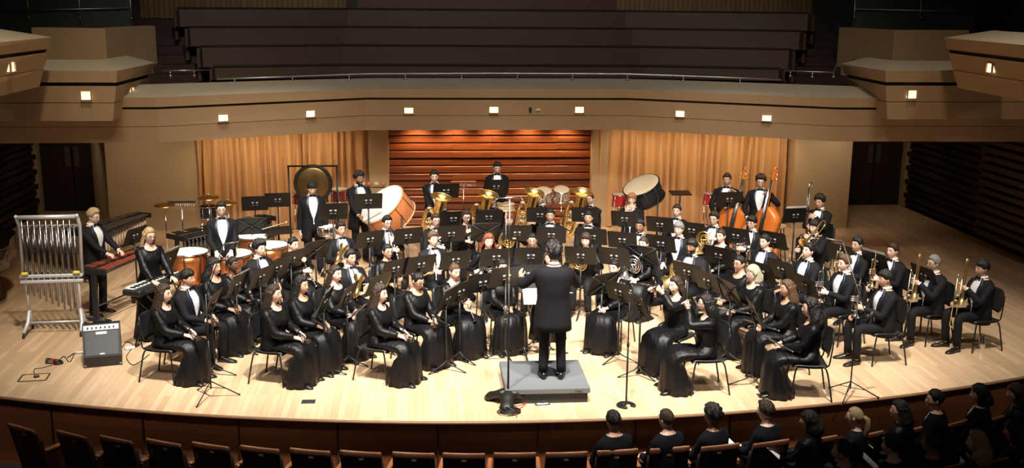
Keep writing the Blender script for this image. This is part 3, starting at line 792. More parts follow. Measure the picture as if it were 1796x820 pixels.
        for yy, hw, hh in prof:
            c = c0 + td * yy
            rg.append([c + sx * (hw * cos(a)) + V((0, 0, .004 if sin(a) < 0 and False else max(.003, hh * .5 + hh * .5 * sin(a)))) for a in [i * 2 * pi / 10 for i in range(10)]])
        sb.loft(rg); shoes.append(sb)
    bo = mb.build('person', [SK[sk], M['eyew'], M['eye'], M['lip'], HC[hc]], mtx=root)
    tag(bo, lab, 'person', group)
    # ---- hair
    hb = MB(); style = hair
    hair_cap(hb, C, H, {'long': 'long', 'wavy': 'wavy'}.get(hair, hair), rnd)
    if hair == 'long': hair_fall(hb, C, H, T, L, .118, .03, rnd)
    if hair == 'wavy': hair_fall(hb, C, H, T, L, .15, .09, rnd, .95)
    if hair == 'cut': hair_fall(hb, C, H, T, .19, .088, .03, rnd, .95)
    if bun: hb.ell(H(C + V((0, -.105, .03))), (.042, .036, .04), 10)
    if pony: hb.tube([H(C + V((0, -.10, .03))), H(C + V((0, -.145, .0))), H(C + V((0, -.15, -.10))), H(C + V((0, -.13, -.20))), H(C + V((0, -.11, -.27)))], [.02, .032, .034, .026, .008], 9)
    hb.build('hair', HC[hc], bo)
    if glasses:
        gb = MB()
        for q in (-1, 1):
            c = C + V((q * .032, .101, .014))
            gb.tube([H(c + V((.021 * cos(a), -.004 * abs(cos(a)), .016 * sin(a)))) for a in [i * 2 * pi / 12 for i in range(12)]], .0022, 5, loop=True)
            gb.tube([H(c + V((q * .021, -.004, .003))), H(C + V((q * .078, .01, .016)))], .002, 4)
        gb.tube([H(C + V((-.011, .103, .018))), H(C + V((.011, .103, .018)))], .002, 4)
        gb.build('glasses', M['frame'], bo)
    # ---- clothes
    if kind in ('tux', 'suit'):
        cm = M['tux'] if kind == 'tux' else M['velvet']
        hb_ = .17 * kz / .93; sh = tab[6][0]
        rows = [-.27 if stand else -.12, -.1, 0, .1, .16, .2, .26, .32, .38, .44, .48, .51, .54, .56, .578]
        rows = [rows[0]] + [r * kz for r in rows[1:]]
        if stand: rows.insert(1, -.19)
        def half(h):
            h /= kz
            if h < .15: return .004 + max(0, (.05 - h)) * .22
            return interp([(.15, .006), (.22, .028), (.32, .056), (.42, .072), (.50, .070), (.56, .058), (.60, .05)], h)[0]
        U = 30
        def jpt(u, h, off):
            a, b, yc = interp(tab, h)
            o = off + (.03 * smooth(-h / .25) if stand else 0) + (.006 * sin(9 * u + 14 * h) if abs(h) < .3 else 0) * .6
            a0 = math.asin(min(.95, half(h) / (a + o)))
            return T(S(lerp(a0, 2 * pi - a0, u), h, o) + (V((0, 0, 0))))
        rings = [[jpt(i / U, h, .024 if h < .5 * kz else .015) for i in range(U + 1)] for h in rows]
        ib = [[jpt(i / U, h, .015 if h < .5 * kz else .008) for i in range(U + 1)] for h in rows]
        jb.loft([a + b[::-1] for a, b in zip(rings, ib)], closed=True)
        jb.build('jacket', cm, bo)
        if kind == 'tux':
            for q in (-1, 1):
                lb = MB(); rg = []
                for h in [.17, .21, .26, .31, .36, .41, .46, .50, .53, .555, .575, .59]:
                    H_ = h * kz; a, b, yc = interp(tab, H_); o = .030 if h < .5 else .022
                    hw = half(H_); wd = interp([(.17, .006), (.26, .024), (.36, .038), (.46, .046), (.50, .040), (.56, .030), (.59, .022)], h)[0]
                    a0 = math.asin(min(.95, (hw - .002) / (a + o))); a1 = math.asin(min(.98, (hw + wd) / (a + o)))
                    pts = [T(S(q * lerp(a0, a1, k / 3), H_, o)) for k in range(4)] + [T(S(q * lerp(a0, a1, k / 3), H_, o - .01)) for k in (3, 2, 1, 0)]
                    rg.append(pts)
                lb.loft(rg); lb.build('lapel', M['lapel'], bo)
        sb = cuffs
        rg = []
        for h in [.05, .12, .2, .28, .36, .44, .5, .54, .565, .582]:
            hh = h * kz; rg.append([T(S(lerp(-1.25, 1.25, i / 12), hh, .010)) for i in range(13)])
        sb.loft(rg, closed=False)
        if kind == 'tux': sb.tube([T(V((.064 * sin(a), -.008 + .064 * cos(a), z0 + neck_z + (.012 if cos(a) > 0 else .022)))) for a in [i * 2 * pi / 16 for i in range(16)]], .006, 6, ry=.017, loop=True)
        sb.build('shirt', M['shirt'], bo)
        if bow and kind == 'tux':
            bb = MB(); c = V((0, .076, z0 + neck_z + .004)); bb.ell(T(c), (.011, .009, .012), 8)
            for q in (-1, 1):
                bb.loft([[T(c + V((q * x, .002 + yy * cos(a), hh * sin(a)))) for a in [i * 2 * pi / 8 for i in range(8)]] for x, hh, yy in ((.004, .008, .006), (.022, .017, .009), (.045, .024, .008), (.052, .022, .004))])
            if longtie:
                bb.tube([T(S(.02, h * kz, .018)) for h in (.57, .5, .42, .33, .24)], [.006, .010, .012, .012, .008], 6, ry=[.003] * 5)
            bb.build('bow_tie', M['tux'] if not longtie else M['leather'], bo)
    elif kind in ('gown', 'blouse'):
        top_f, top_b = ((.435, .50) if kind == 'gown' else (.47, .53))
        if collar: top_f = .50
        Rr = 13; rings = []
        for j in range(Rr + 1):
            ring = []
            for th in THS:
                a = abs(th); ht = lerp(top_f, top_b, smooth(a / 1.15)) * kz / .92
                ht = min(ht, .512 * kz / .92)
                h = lerp((-.05 if kind == 'gown' else -.1), ht, j / Rr)
                o = .013 + .004 * sin(a * 7 + h * 30) * (1 - j / Rr)
                ring.append(T(S(th, h, o)))
            rings.append(ring)
        inner = [p.lerp(T(V((0, 0, z0 + .3))), .06) for p in rings[-1]]
        jb.loft(rings + [inner], cap1=False)
        if kind == 'gown':
            n = 40; ph = rnd.random() * 6; k1 = rnd.choice((8, 9, 10))
            if stand:
                st = [(0, z0 + .10, .150, .118, 0), (0, z0, .185, .145, .004), (.0, z0 - .15, .20, .165, .012), (0, z0 - .35, .22, .19, .03), (0, z0 - .6, .25, .225, .05), (0, .02, .29, .27, .07)]
                rg = [[V((a * sin(t) * (1 + am * sin(k1 * t + ph)), y + b * cos(t) * (1 + am * sin(k1 * t + ph)), z)) for t in [i * 2 * pi / n for i in range(n)]] for y, z, a, b, am in st]
            else:
                # centre y,z, tilt, half width, half depth, fold amplitude
                st = [(0, z0 + .13, 0, .145, .112, 0), (0, z0 + .05, .12, .185, .140, .004), (.04, z0 + .015, .5, .205, .135, .006), (.13, z0 + .005, 1.1, .212, .105, .008), (.25, z0 + .005, 1.5, .218, .098, .014),
                      (.37, z0 - .005, 1.35, .225, .10, .022), (.43, z0 - .05, .75, .235, .125, .025), (.42, z0 - .15, .25, .245, .155, .03), (.405, z0 - .28, .1, .255, .175, .038), (.38, .12, .0, .265, .205, .045), (.37, .012, 0, .275, .225, .055)]
                rg = []
                for y, z, al, a, b, am in st:
                    ring = []
                    for t in [i * 2 * pi / n for i in range(n)]:
                        f = 1 + am * (sin(k1 * t + ph) + .5 * sin((k1 * 2 + 1) * t - ph))
                        xx, yy = a * sin(t) * f, b * cos(t) * f
                        sag = -.02 * math.exp(-(xx / .05) ** 2) * (1 if .9 < al and cos(t) > 0 else 0)
                        ring.append(V((xx, y + yy * cos(al), max(.008, z + yy * sin(al) + sag))))
                    rg.append(ring)
            jb.loft(rg)
        jb.build('gown' if kind == 'gown' else 'blouse', M['satin'] if kind == 'gown' else (M['satin'] if rnd.random() < .5 else M['tux']), bo)
    if kind != 'gown':
        tb.ell((0, .01, z0 - .01), (.178 * (1 if fem else .96), .135, .125), 14)
        tb.build('trousers', M['tux'] if kind != 'suit' else M['velvet'], bo)
    for sb in shoes: sb.build('shoe', M['leather'], bo)
    return bo

# ================================================================ FURNITURE AND INSTRUMENTS
def axis_mtx(p0, d, up=(0, 0, 1)):
    """local z along d, local y as near up as can be"""
    z = V(d).normalized(); y = V(up) - z * V(up).dot(z)
    if y.length < 1e-3: y = V((0, 1, 0)) - z * z.y
    y.normalize(); x = y.cross(z)
    m_ = Matrix((x, y, z)).transposed().to_4x4(); m_.translation = V(p0); return m_
PROTO = {}
def place(kind, label, mtx, group=None):
    """the first call builds the kind, later ones copy it with its parts"""
    if kind not in PROTO:
        o = BUILD[kind](label); o.matrix_world = mtx; PROTO[kind] = o
        if group: o['group'] = group
        return o
    return dup(PROTO[kind], label, mtx=mtx, group=group)

def chair(label):
    t = thing('band_chair', label, 'chair')
    mb = MB(); rg = []
    for y, z in ((-.20, .455), (-.16, .452), (-.05, .448), (.08, .452), (.17, .458), (.215, .450), (.225, .43)):
        hw = .225 - .02 * (y < -.15)
        rg.append([V((hw * u, y, z + .012 * u * u)) for u in (-1, -.7, -.3, 0, .3, .7, 1)] + [V((hw * u, y, z - .016 + .012 * u * u)) for u in (1, .7, .3, 0, -.3, -.7, -1)])
    mb.loft(rg); mb.build('seat', M['chairm'], t)
    mb = MB(); rg = []
    for z, hw, y in ((.56, .17, -.215), (.60, .205, -.225), (.70, .215, -.242), (.80, .21, -.258), (.865, .185, -.27), (.885, .13, -.275)):
        us = (-1, -.7, -.35, 0, .35, .7, 1)
        rg.append([V((hw * u, y + .035 * u * u, z)) for u in us] + [V((hw * u, y - .014 + .035 * u * u, z)) for u in us[::-1]])
    mb.loft(rg); mb.build('backrest', M['chairm'], t)
    for q in (-1, 1):
        MB().tube(spline([(q * .20, .17, .44), (q * .215, .20, .36), (q * .235, .235, 0)], 3), .011, 7).build('leg', M['blackmetal'], t)
        MB().tube(spline([(q * .20, -.16, .44), (q * .215, -.20, .36), (q * .235, -.27, 0)], 3), .011, 7).build('leg', M['blackmetal'], t)
        MB().tube(spline([(q * .195, .17, .435), (q * .20, 0, .43), (q * .20, -.19, .45), (q * .20, -.225, .56), (q * .195, -.25, .80)], 3), .010, 7).build('frame_tube', M['blackmetal'], t)
    return t

def stand_base(t):
    MB().tube([(0, 0, .10), (0, .0, DZ[0] - .14)], .014, 8).build('pole', M['blackmetal'], t)
    MB().tube([(0, 0, DZ[0] - .14), (0, 0, DZ[0] - .11)], .018, 8).build('collar', M['blackmetal'], t)
    for k in range(3):
        a = pi / 2 + k * 2 * pi / 3
        mb = MB(); mb.tube(spline([(0, 0, .15), (.05 * cos(a), .05 * sin(a), .10), (.16 * cos(a), .16 * sin(a), .055), (.29 * cos(a), .29 * sin(a), .008)], 3), .014, 6, ry=.007)
        mb.build('leg', M['blackmetal'], t)
DT = rad(24)
DZ = [1.0]
def dpt(x, u, n=0, zc=None):
    """point of the desk: x across, u up the slope, n out on the far side"""
    zc = DZ[0] if zc is None else zc
    return V((x, .02 + u * sin(DT) + n * cos(DT), zc + u * cos(DT) - n * sin(DT)))
def music_stand(label):
    t = thing('music_stand', label, 'music stand')
    stand_base(t)
    mb = MB(); hw, hh, c = .25, .165, .02
    def outline(n, i=0):
        return [dpt(x, u, n) for x, u in ((-hw + i, -hh + i), (hw - i, -hh + i), (hw - i, hh - c - i), (hw - c - i, hh - i), (-hw + c + i, hh - i), (-hw + i, hh - c - i))]
    mb.loft([outline(-.002), outline(.002)], flat=True); mb.build('desk', M['desk'], t, smooth=False)
    mb = MB(); mb.loft([[dpt(-hw, -hh, .004), dpt(-hw, -hh - .004, .0), dpt(-hw, -hh - .004, -.055), dpt(-hw, -hh + .012, -.055)], [dpt(hw, -hh, .004), dpt(hw, -hh - .004, .0), dpt(hw, -hh - .004, -.055), dpt(hw, -hh + .012, -.055)]], flat=True)
    mb.build('ledge', M['desk'], t, smooth=False)
    mb = MB(); mb.tube([dpt(0, -.17, .02), dpt(0, -.08, .035), dpt(0, .0, .03)], .016, 6)
    mb.loft([[dpt(x * s_, u, n) for x, u, n in ((-.05, -.05, .003), (.05, -.05, .003), (.05, .03, .003), (-.05, .03, .003))] for s_, n in ((1, 0),)] + [[dpt(x * .9, u, .016) for x, u in ((-.05, -.045), (.05, -.045), (.05, .025), (-.05, .025))]], flat=True)
    mb.build('bracket', M['blackmetal'], t, smooth=False)
    for q in (-1, 1):
        b_ = MB(); b_.loft([[dpt(q * .042 + x, .02 + u, .004) for x, u in ((-.018, -.013), (.018, -.013), (.018, .013), (-.018, .013))], [dpt(q * .042 + x, .02 + u, .018) for x, u in ((-.014, -.010), (.014, -.010), (.014, .010), (-.014, .010))]], flat=True)
        b_.build('rivet_plate', M['decal'], t, smooth=False)
    b_ = MB(); b_.loft([[dpt(x, -.032 + u, .017) for x, u in ((-.055, -.0045), (.055, -.0045), (.055, .0045), (-.055, .0045))], [dpt(x, -.032 + u, .0185) for x, u in ((-.055, -.004), (.055, -.004), (.055, .004), (-.055, .004))]], flat=True)
    b_.build('name_strip', M['decal'], t, smooth=False)
    return t
def brace_stand(label):
    t = thing('music_stand', label, 'music stand')
    stand_base(t)
    hw, hh = .25, .17
    top = lambda u: hh + .018 * (1 - (u / hw) ** 2)
    xs_ = [-hw + 2 * hw * i / 12 for i in range(13)]
    mb = MB(); mb.loft([[dpt(x, -hh, n) for x in xs_] + [dpt(x, top(x), n) for x in xs_[::-1]] for n in (-.002, .002)], flat=True)
    mb.build('desk', M['desk'], t, smooth=False)
    mb = MB()
    mb.tube([dpt(x, top(x), .006) for x in xs_] + [dpt(hw, -hh, .006)] + [dpt(-hw, -hh, .006)], .008, 6, loop=True); mb.build('rim', M['black'], t)
    for q in (-1, 1):
        MB().tube([dpt(q * -hw, hh, .01), dpt(0, .0, .022), dpt(q * hw, -hh, .01)], .009, 6).build('cross_brace', M['black'], t)
    mb = MB(); mb.ell(dpt(0, 0, .02), .028, 8); mb.tube([dpt(0, -.17, .02), dpt(0, -.08, .03), dpt(0, 0, .024)], .014, 6); mb.build('bracket', M['blackmetal'], t)
    MB().box(dpt(0, -hh - .004, -.03), (2 * hw, .055, .006), mtx=Matrix.Rotation(-DT, 3, 'X')).build('ledge', M['desk'], t, smooth=False)
    return t

def high_stand(label):
    DZ[0] = 1.2; t = music_stand(label); DZ[0] = 1.0; return t
def taller_stand(label):
    DZ[0] = 1.34; t = music_stand(label); DZ[0] = 1.0; return t
def clarinet(label):
    t = thing('clarinet', label, 'clarinet')
    MB().lathe([(.030, 0), (.027, .012), (.019, .05), (.015, .09), (.0135, .12), (.0135, .33), (.0145, .335), (.0145, .35), (.013, .355), (.013, .54), (.0155, .545), (.0155, .60), (.013, .605)], n=12).build('body', M['piano'], t)
    MB().lathe([(.013, .605), (.013, .625), (.010, .66), (.004, .69)], n=10).build('mouthpiece', M['black'], t)
    kb = MB()
    for z in (.10, .345, .54, .605, .004): kb.torus((0, 0, z), .0155 if z > .01 else .029, .0022, n=12, k=5)
    for i, z in enumerate((.16, .20, .24, .29, .38, .42, .46, .50)): kb.lathe([(.009, .014), (.009, .019)], (0, 0, z), (.35 * (-1) ** i, 1, 0), 8)
    for q in (-1, 1):
        kb.tube([(q * .012, .011, .12), (q * .012, .011, .33)], .0022, 5); kb.tube([(q * .012, .011, .36), (q * .012, .011, .53)], .0022, 5)
    kb.build('keywork', M['silver'], t)
    return t
def flute(label):
    t = thing('flute', label, 'flute')
    MB().lathe([(.0095, 0), (.0095, .44), (.011, .445), (.011, .47), (.0095, .475), (.0092, .67), (.0115, .672), (.0115, .69)], n=10).build('tube', M['silver'], t)
    kb = MB()
    for i in range(12): kb.lathe([(.0085, .010), (.0085, .014)], (0, 0, .05 + i * .031), (.2, 1, 0), 8)
    kb.tube([(.009, .009, .03), (.009, .009, .42)], .0025, 5); kb.build('keywork', M['chrome'], t)
    MB().ell((0, .010, .60), (.013, .004, .02), 8).build('lip_plate', M['silver'], t)
    return t
def bass_clarinet(label):
    t = thing('bass_clarinet', label, 'bass clarinet')
    MB().lathe([(.018, .10), (.018, .50), (.021, .51), (.021, .53), (.017, .54), (.016, .98)], n=12).build('body', M['piano'], t)
    MB().tube(spline([(0, 0, .12), (0, .01, .05), (0, .06, .01), (0, .12, .05), (0, .15, .14)], 4), [.018] * 5 + [.02, .02, .022, .024, .026, .03, .034, .04, .048, .055, .06, .065], 12).build('bell', M['silver'], t)
    MB().tube(spline([(0, 0, .97), (0, .0, 1.03), (0, -.05, 1.08), (0, -.11, 1.04), (0, -.15, .99)], 4), .011, 8).build('neck', M['silver'], t)
    kb = MB()
    for i in range(11): kb.lathe([(.013, .018), (.013, .026)], (0, 0, .16 + i * .074), (.5 * (-1) ** i, 1, 0), 8)
    for q in (-1, 1): kb.tube([(q * .017, .014, .12), (q * .017, .014, .95)], .0035, 5)
    for z in (.12, .52, .96): kb.torus((0, 0, z), .021, .003, n=12, k=5)
    kb.build('keywork', M['silver'], t)
    return t
def sax(label):
    t = thing('saxophone', label, 'saxophone')
    p = spline([(0, 0, .62), (0, 0, .3), (0, 0, .06), (0, .02, .0), (0, .065, -.02), (0, .11, .02), (0, .125, .12), (0, .135, .26), (0, .15, .34)], 4)
    N_ = len(p) - 1
    MB().tube(p, [interp([(0, .013), (.3, .021), (.5, .031), (.7, .037), (.85, .045), (.94, .060), (1, .078)], i / N_)[0] for i in range(N_ + 1)], 14, cap=False).build('body', M['brass'], t)
    MB().tube(spline([(0, 0, .61), (0, 0, .67), (0, -.03, .715), (0, -.10, .70), (0, -.15, .665)], 4), .010, 8).build('neck', M['brass'], t)
    MB().tube([(0, -.145, .668), (0, -.20, .63)], [.012, .006], 8).build('mouthpiece', M['black'], t)
    kb = MB()
    for i in range(9): kb.lathe([(.015, .024), (.015, .032)], (0, 0, .10 + i * .055), (.6, .5 * (-1) ** i, 0), 8)
    kb.tube([(.026, .005, .05), (.022, .004, .58)], .0035, 5); kb.tube([(-.026, .005, .05), (-.020, .004, .5)], .0035, 5)
    kb.lathe([(.028, .04), (.028, .048)], (0, .125, .14), (1, 0, 0), 10); kb.torus((0, .15, .342), .078, .004, (0, .12, 1), 18, 5)
    kb.build('keywork', M['sbrass'], t)
    return t
def make_trumpet(metal, nm):
    def f(label):
        t = thing('trumpet', label, 'trumpet')
        p = [(0, 0, 0), (0, 0, .03), (0, 0, .08), (0, 0, .16), (0, 0, .40), (0, .02, .435), (0, .055, .435), (0, .075, .40), (0, .075, .20)]
        q = spline(p, 4); N_ = len(q) - 1
        MB().tube(q, [interp([(0, .061), (.06, .042), (.12, .028), (.22, .017), (.35, .011), (.5, .008), (1, .0065)], i / N_)[0] for i in range(N_ + 1)], 14, cap=False).build('bell', M[metal], t)
        MB().tube(spline([(0, .075, .22), (0, .075, .10), (0, .055, .07), (0, .02, .07), (0, .0, .10), (.012, .012, .20), (.0, .02, .50)], 4), .0062, 7).build('tubing', M[metal], t)
        mb = MB(); mb.lathe([(.0055, .44), (.0055, .50), (.0095, .525), (.0135, .535)], (0, .02, 0), n=10); mb.build('mouthpiece', M['silver'], t)
        for k in range(3):
            v = MB(); v.lathe([(.009, -.025), (.0115, -.02), (.0115, .095), (.009, .10), (.004, .102), (.004, .118), (.009, .119), (.009, .123)], (.0, .0, .215 + .028 * k), (0, 1, 0), 10)
            v.build('valve', M[metal], t)
        return t
    return f
def trombone(label):
    t = thing('trombone', label, 'trombone')
    p = spline([(0, 0, 0), (0, 0, .04), (0, 0, .10), (0, 0, .22), (0, 0, .58), (0, .03, .66), (0, .09, .66), (0, .12, .58), (0, .12, .30)], 4); N_ = len(p) - 1
    MB().tube(p, [interp([(0, .105), (.06, .066), (.13, .040), (.22, .024), (.4, .013), (.6, .010), (1, .0085)], i / N_)[0] for i in range(N_ + 1)], 16, cap=False).build('bell', M['brass'], t)
    for x in (.012, .075):
        MB().tube([(x, .12, .36), (x, .12, -.30)], .0075, 7).build('slide_tube', M['sbrass'], t)
    mb = MB(); mb.tube(spline([(.012, .12, -.30), (.02, .12, -.345), (.065, .12, -.345), (.075, .12, -.30)], 4), .009, 7); mb.tube([(.012, .12, .30), (.075, .12, .30)], .006, 6); mb.tube([(.012, .12, .12), (.075, .12, .12)], .006, 6); mb.tube([(0, 0, .42), (0, .12, .42)], .005, 6)
    mb.build('slide_bow', M['sbrass'], t)
    MB().tube([(.075, .12, .36), (.075, .12, .42)], [.006, .013], 8).build('mouthpiece', M['silver'], t)
    return t
def make_horn(metal):
    def f(label):
        t = thing('french_horn', label, 'french horn')
        p = spline([(.16, 0, -.16), (.14, 0, -.12), (.12, 0, -.06), (.12, 0, .05), (.06, 0, .14), (-.04, 0, .15), (-.12, 0, .08), (-.13, 0, -.02), (-.07, 0, -.11), (.02, 0, -.11)], 4); N_ = len(p) - 1
        MB().tube(p, [interp([(0, .15), (.06, .105), (.13, .06), (.22, .034), (.4, .020), (.7, .013), (1, .010)], i / N_)[0] for i in range(N_ + 1)], 16, cap=False).build('bell', M[metal], t)
        for k, (R_, yy) in enumerate(((.10, .022), (.085, -.02), (.065, .012))):
            MB().torus((-.01, yy, .01), R_, .0075, (0, 1, 0), 22, 7).build('coil', M[metal], t)
        for k in range(3):
            v = MB(); v.lathe([(.017, -.03), (.017, .03), (.006, .034), (.006, .045)], (-.05 + .04 * k, .02, .02), (0, 1, 0), 10); v.tube([(-.05 + .04 * k, .03, .0), (-.06 + .04 * k, .04, -.07)], .0055, 6); v.build('valve', M[metal], t)
        MB().tube(spline([(-.07, .03, .1), (-.14, .06, .13), (-.19, .02, .19)], 4), .006, 7).build('mouthpipe', M['silver'], t)
        return t
    return f
def make_tuba(sc, name, cat, metal='brass'):
    def f(label):
        t = thing(name, label, cat)
        s = lambda l: [V((-q[0], q[1], q[2])) * sc for q in l]
        p = spline(s([(.10, 0, 1.0), (.10, 0, .96), (.10, 0, .88), (.10, 0, .70), (.10, 0, .35), (.08, 0, .14), (0, 0, .05), (-.10, 0, .12), (-.13, 0, .30), (-.13, 0, .62), (-.09, .0, .73), (-.02, 0, .72), (.01, 0, .62), (.0, 0, .3)]), 4); N_ = len(p) - 1
        MB().tube(p, [sc * interp([(0, .205), (.05, .165), (.10, .125), (.18, .095), (.3, .078), (.45, .062), (.6, .045), (.75, .032), (1, .02)], i / N_)[0] for i in range(N_ + 1)], 18, cap=False).build('body', M[metal], t)
        MB().torus(V((-.10, 0, 1.002)) * sc, .205 * sc, .006 * sc, n=28, k=6).build('bell_rim', M[metal], t)
        for (cx, cz, R_, q) in ((.04, .40, .11, 1.5), (.03, .40, .075, 1.6), (.06, .28, .06, 1.4)):
            a_ = [V((cx + R_ * cos(a) * .8, .07, cz + R_ * q * sin(a))) * sc for a in [i * 2 * pi / 20 for i in range(20)]]
            MB().tube(a_, .012 * sc, 7, loop=True).build('coil', M[metal], t)
        for k in range(4):
            v = MB(); v.lathe([(.017 * sc, 0), (.017 * sc, .17 * sc), (.006 * sc, .175 * sc), (.006 * sc, .20 * sc), (.013 * sc, .202 * sc), (.013 * sc, .21 * sc)], V((.11 - .045 * k, .10, .33)) * sc, n=10); v.build('valve', M['silver' if k % 2 else metal], t)
        MB().tube(spline(s([(-.08, .05, .66), (-.12, .02, .76), (-.06, -.10, .74), (-.02, -.18, .72)]), 4), .009 * sc, 7).build('mouthpipe', M['silver'], t)
        return t
    return f
def double_bass(label):
    t = thing('double_bass', label, 'double bass')
    def half(z):
        return interp([(0, .02), (.02, .17), (.08, .27), (.2, .33), (.33, .32), (.45, .25), (.56, .205), (.64, .205), (.74, .235), (.86, .25), (.96, .21), (1.04, .11), (1.09, .03)], z)[0]
    mb = MB(); rg = []
    for i in range(34):
        z = 1.09 * i / 33; h = half(z); e = .025
        rg.append([V((x, y, z + .12)) for x, y in ((-h, -.085), (-h * .5, -.085 - e), (0, -.085 - e * 1.2), (h * .5, -.085 - e), (h, -.085), (h, .085), (h * .5, .085 + e), (0, .085 + e * 1.2), (-h * .5, .085 + e), (-h, .085))])
    mb.loft(rg); mb.build('body', M['orange'], t)
    MB().tube([(0, .12, 1.0), (0, .10, 1.5), (0, .09, 1.72)], [.03, .023, .02], 8).build('neck', M['orange'], t)
    MB().loft([[V((x * w_, y, z)) for x, y in ((-1, .15 + dy), (1, .15 + dy), (.8, .165 + dy), (-.8, .165 + dy))] for w_, z, dy in ((.045, .74, .015), (.035, 1.2, .0), (.022, 1.72, -.035))], flat=True).build('fingerboard', M['black'], t, smooth=False)
    mb = MB(); mb.box((0, .08, 1.79), (.05, .06, .17), ch=.012); mb.torus((0, .06, 1.91), .033, .022, (1, 0, 0), 14, 8); mb.build('scroll', M['orange'], t)
    mb = MB(); mb.box((0, .135, .58), (.17, .02, .13), ch=.006); mb.build('bridge', M['hoop'], t)
    mb = MB(); mb.loft([[V((x * w_, .125 + .012 * k, z)) for x, k in ((-1, 0), (1, 0), (.8, 1), (-.8, 1))] for w_, z in ((.03, .18), (.045, .42))], flat=True); mb.build('tailpiece', M['black'], t, smooth=False)
    for q in (-1.5, -.5, .5, 1.5):
        MB().tube([(q * .014, .145, .40), (q * .018, .21, .64), (q * .008, .135, 1.74)], .0028, 5).build('string', M['silver'], t)
    for q in (-1, 1):
        MB().tube(spline([(q * .13, .115, .46), (q * .11, .119, .52), (q * .12, .117, .62), (q * .10, .118, .68)], 3), .008, 5).build('sound_hole', M['black'], t)
        for z in (1.74, 1.82): MB().tube([(0, .075, z), (q * .09, .075, z)], [.006, .014], 6).build('tuning_peg', M['brass'], t)
    MB().tube([(0, 0, .13), (0, 0, 0)], .008, 6).build('endpin', M['blackmetal'], t)
    return t
def bar_stool(label):
    t = thing('stool', label, 'stool')
    MB().lathe([(.15, .70), (.165, .71), (.165, .73), (.15, .74)], n=24).build('seat', M['palewood'], t)
    for k in range(4):
        a = pi / 4 + k * pi / 2; MB().tube([(.11 * cos(a), .11 * sin(a), .70), (.2 * cos(a), .2 * sin(a), 0)], .011, 7).build('leg', M['blackmetal'], t)
    MB().torus((0, 0, .28), .165, .007, n=24, k=6).build('foot_ring', M['blackmetal'], t)
    return t
def drum(t, R_, D, shell, head, hoop, lugs=8, c=(0, 0, 0), axis=(0, 0, 1), lug='silver', both=False):
    """a drum of depth D along axis, its upper head at c"""
    c = V(c); ax = V(axis).normalized(); a, b = frame_of(ax)
    MB().lathe([(R_ * .985, -D), (R_, -D + .01), (R_, -.01), (R_ * .985, 0)], c, ax, 32).build('shell', M[shell], t)
    MB().lathe([(R_ * .99, .001), (R_ * .97, .006), (R_ * .5, .0065), (.001, .0065)], c, ax, 32).build('drum_head', M[head], t)
    for z in (-.012, -D + .012):
        MB().torus(c + ax * z, R_ + .008, .012, ax, 32, 6).build('hoop', M[hoop], t)
    for i in range(lugs):
        an = 2 * pi * i / lugs; d = a * cos(an) + b * sin(an); p = c + d * (R_ + .012)
        mb = MB(); mb.tube([p - ax * .01, p - ax * (D - .01)], .0045, 5); mb.ell(p - ax * (D * .5), .011, 6); mb.build('lug', M[lug], t)
def legs3(t, p, R_, z0, mm='chrome', lean=.05, r=.010, z1=0.):
    for k in range(3):
        a = pi / 2 + k * 2 * pi / 3
        MB().tube([V(p) + V((R_ * cos(a), R_ * sin(a), z0)), V(p) + V(((R_ + lean) * cos(a), (R_ + lean) * sin(a), z1 - V(p).z))], r, 6).build('leg', M[mm], t)
def tripod(t, h, mm='chrome', R_=.26, r=.011, hub=.30):
    MB().tube([(0, 0, .12), (0, 0, h)], r, 8).build('pole', M[mm], t)
    for k in range(3):
        a = pi / 2 + .4 + k * 2 * pi / 3; mb = MB(); mb.tube([(0, 0, hub), (R_ * cos(a), R_ * sin(a), .012)], r * .8, 6); mb.tube([(0, 0, .14), (R_ * .5 * cos(a), R_ * .5 * sin(a), hub * .5)], r * .5, 5); mb.ell((R_ * cos(a), R_ * sin(a), .014), .014, 6); mb.build('leg', M[mm], t)
def timpano(R_):
    def f(label):
        t = thing('timpani', label, 'timpani')
        MB().lathe([(.03, .22), (R_ * .45, .26), (R_ * .8, .36), (R_ * .97, .52), (R_, .70), (R_, .82)], n=32).build('copper_bowl', M['copper'], t)
        MB().lathe([(R_ * 1.02, .835), (R_ * .99, .845), (R_ * .5, .846), (.001, .846)], n=32).build('drum_head', M['skinhead'], t)
        MB().torus((0, 0, .835), R_ + .018, .014, n=36, k=6).build('hoop', M['chrome'], t)
        for i in range(8):
            a = 2 * pi * i / 8; mb = MB(); mb.tube([((R_ + .03) * cos(a), (R_ + .03) * sin(a), .86), ((R_ + .03) * cos(a), (R_ + .03) * sin(a), .66), (R_ * cos(a), R_ * sin(a), .64)], .008, 6); mb.build('tension_rod', M['blackmetal'], t)
        for i in range(4):
            a = pi / 4 + i * pi / 2; MB().tube(spline([((R_ + .02) * cos(a), (R_ + .02) * sin(a), .72), (R_ * .95 * cos(a), R_ * .95 * sin(a), .35), (R_ * .6 * cos(a), R_ * .6 * sin(a), .14)], 3), .012, 6).build('strut', M['blackmetal'], t)
        mb = MB(); mb.lathe([(R_ * .65, .08), (R_ * .65, .14), (.05, .20)], n=18); mb.box((0, -R_ * .8, .07), (.12, .2, .04), ch=.01); mb.build('base', M['blackmetal'], t)
        for i in range(3):
            a = pi / 2 + i * 2 * pi / 3; MB().lathe([(.035, -.012), (.035, .012)], (R_ * .6 * cos(a), R_ * .6 * sin(a), .04), (1, 0, 0), 12).build('caster', M['black'], t)
        return t
    return f
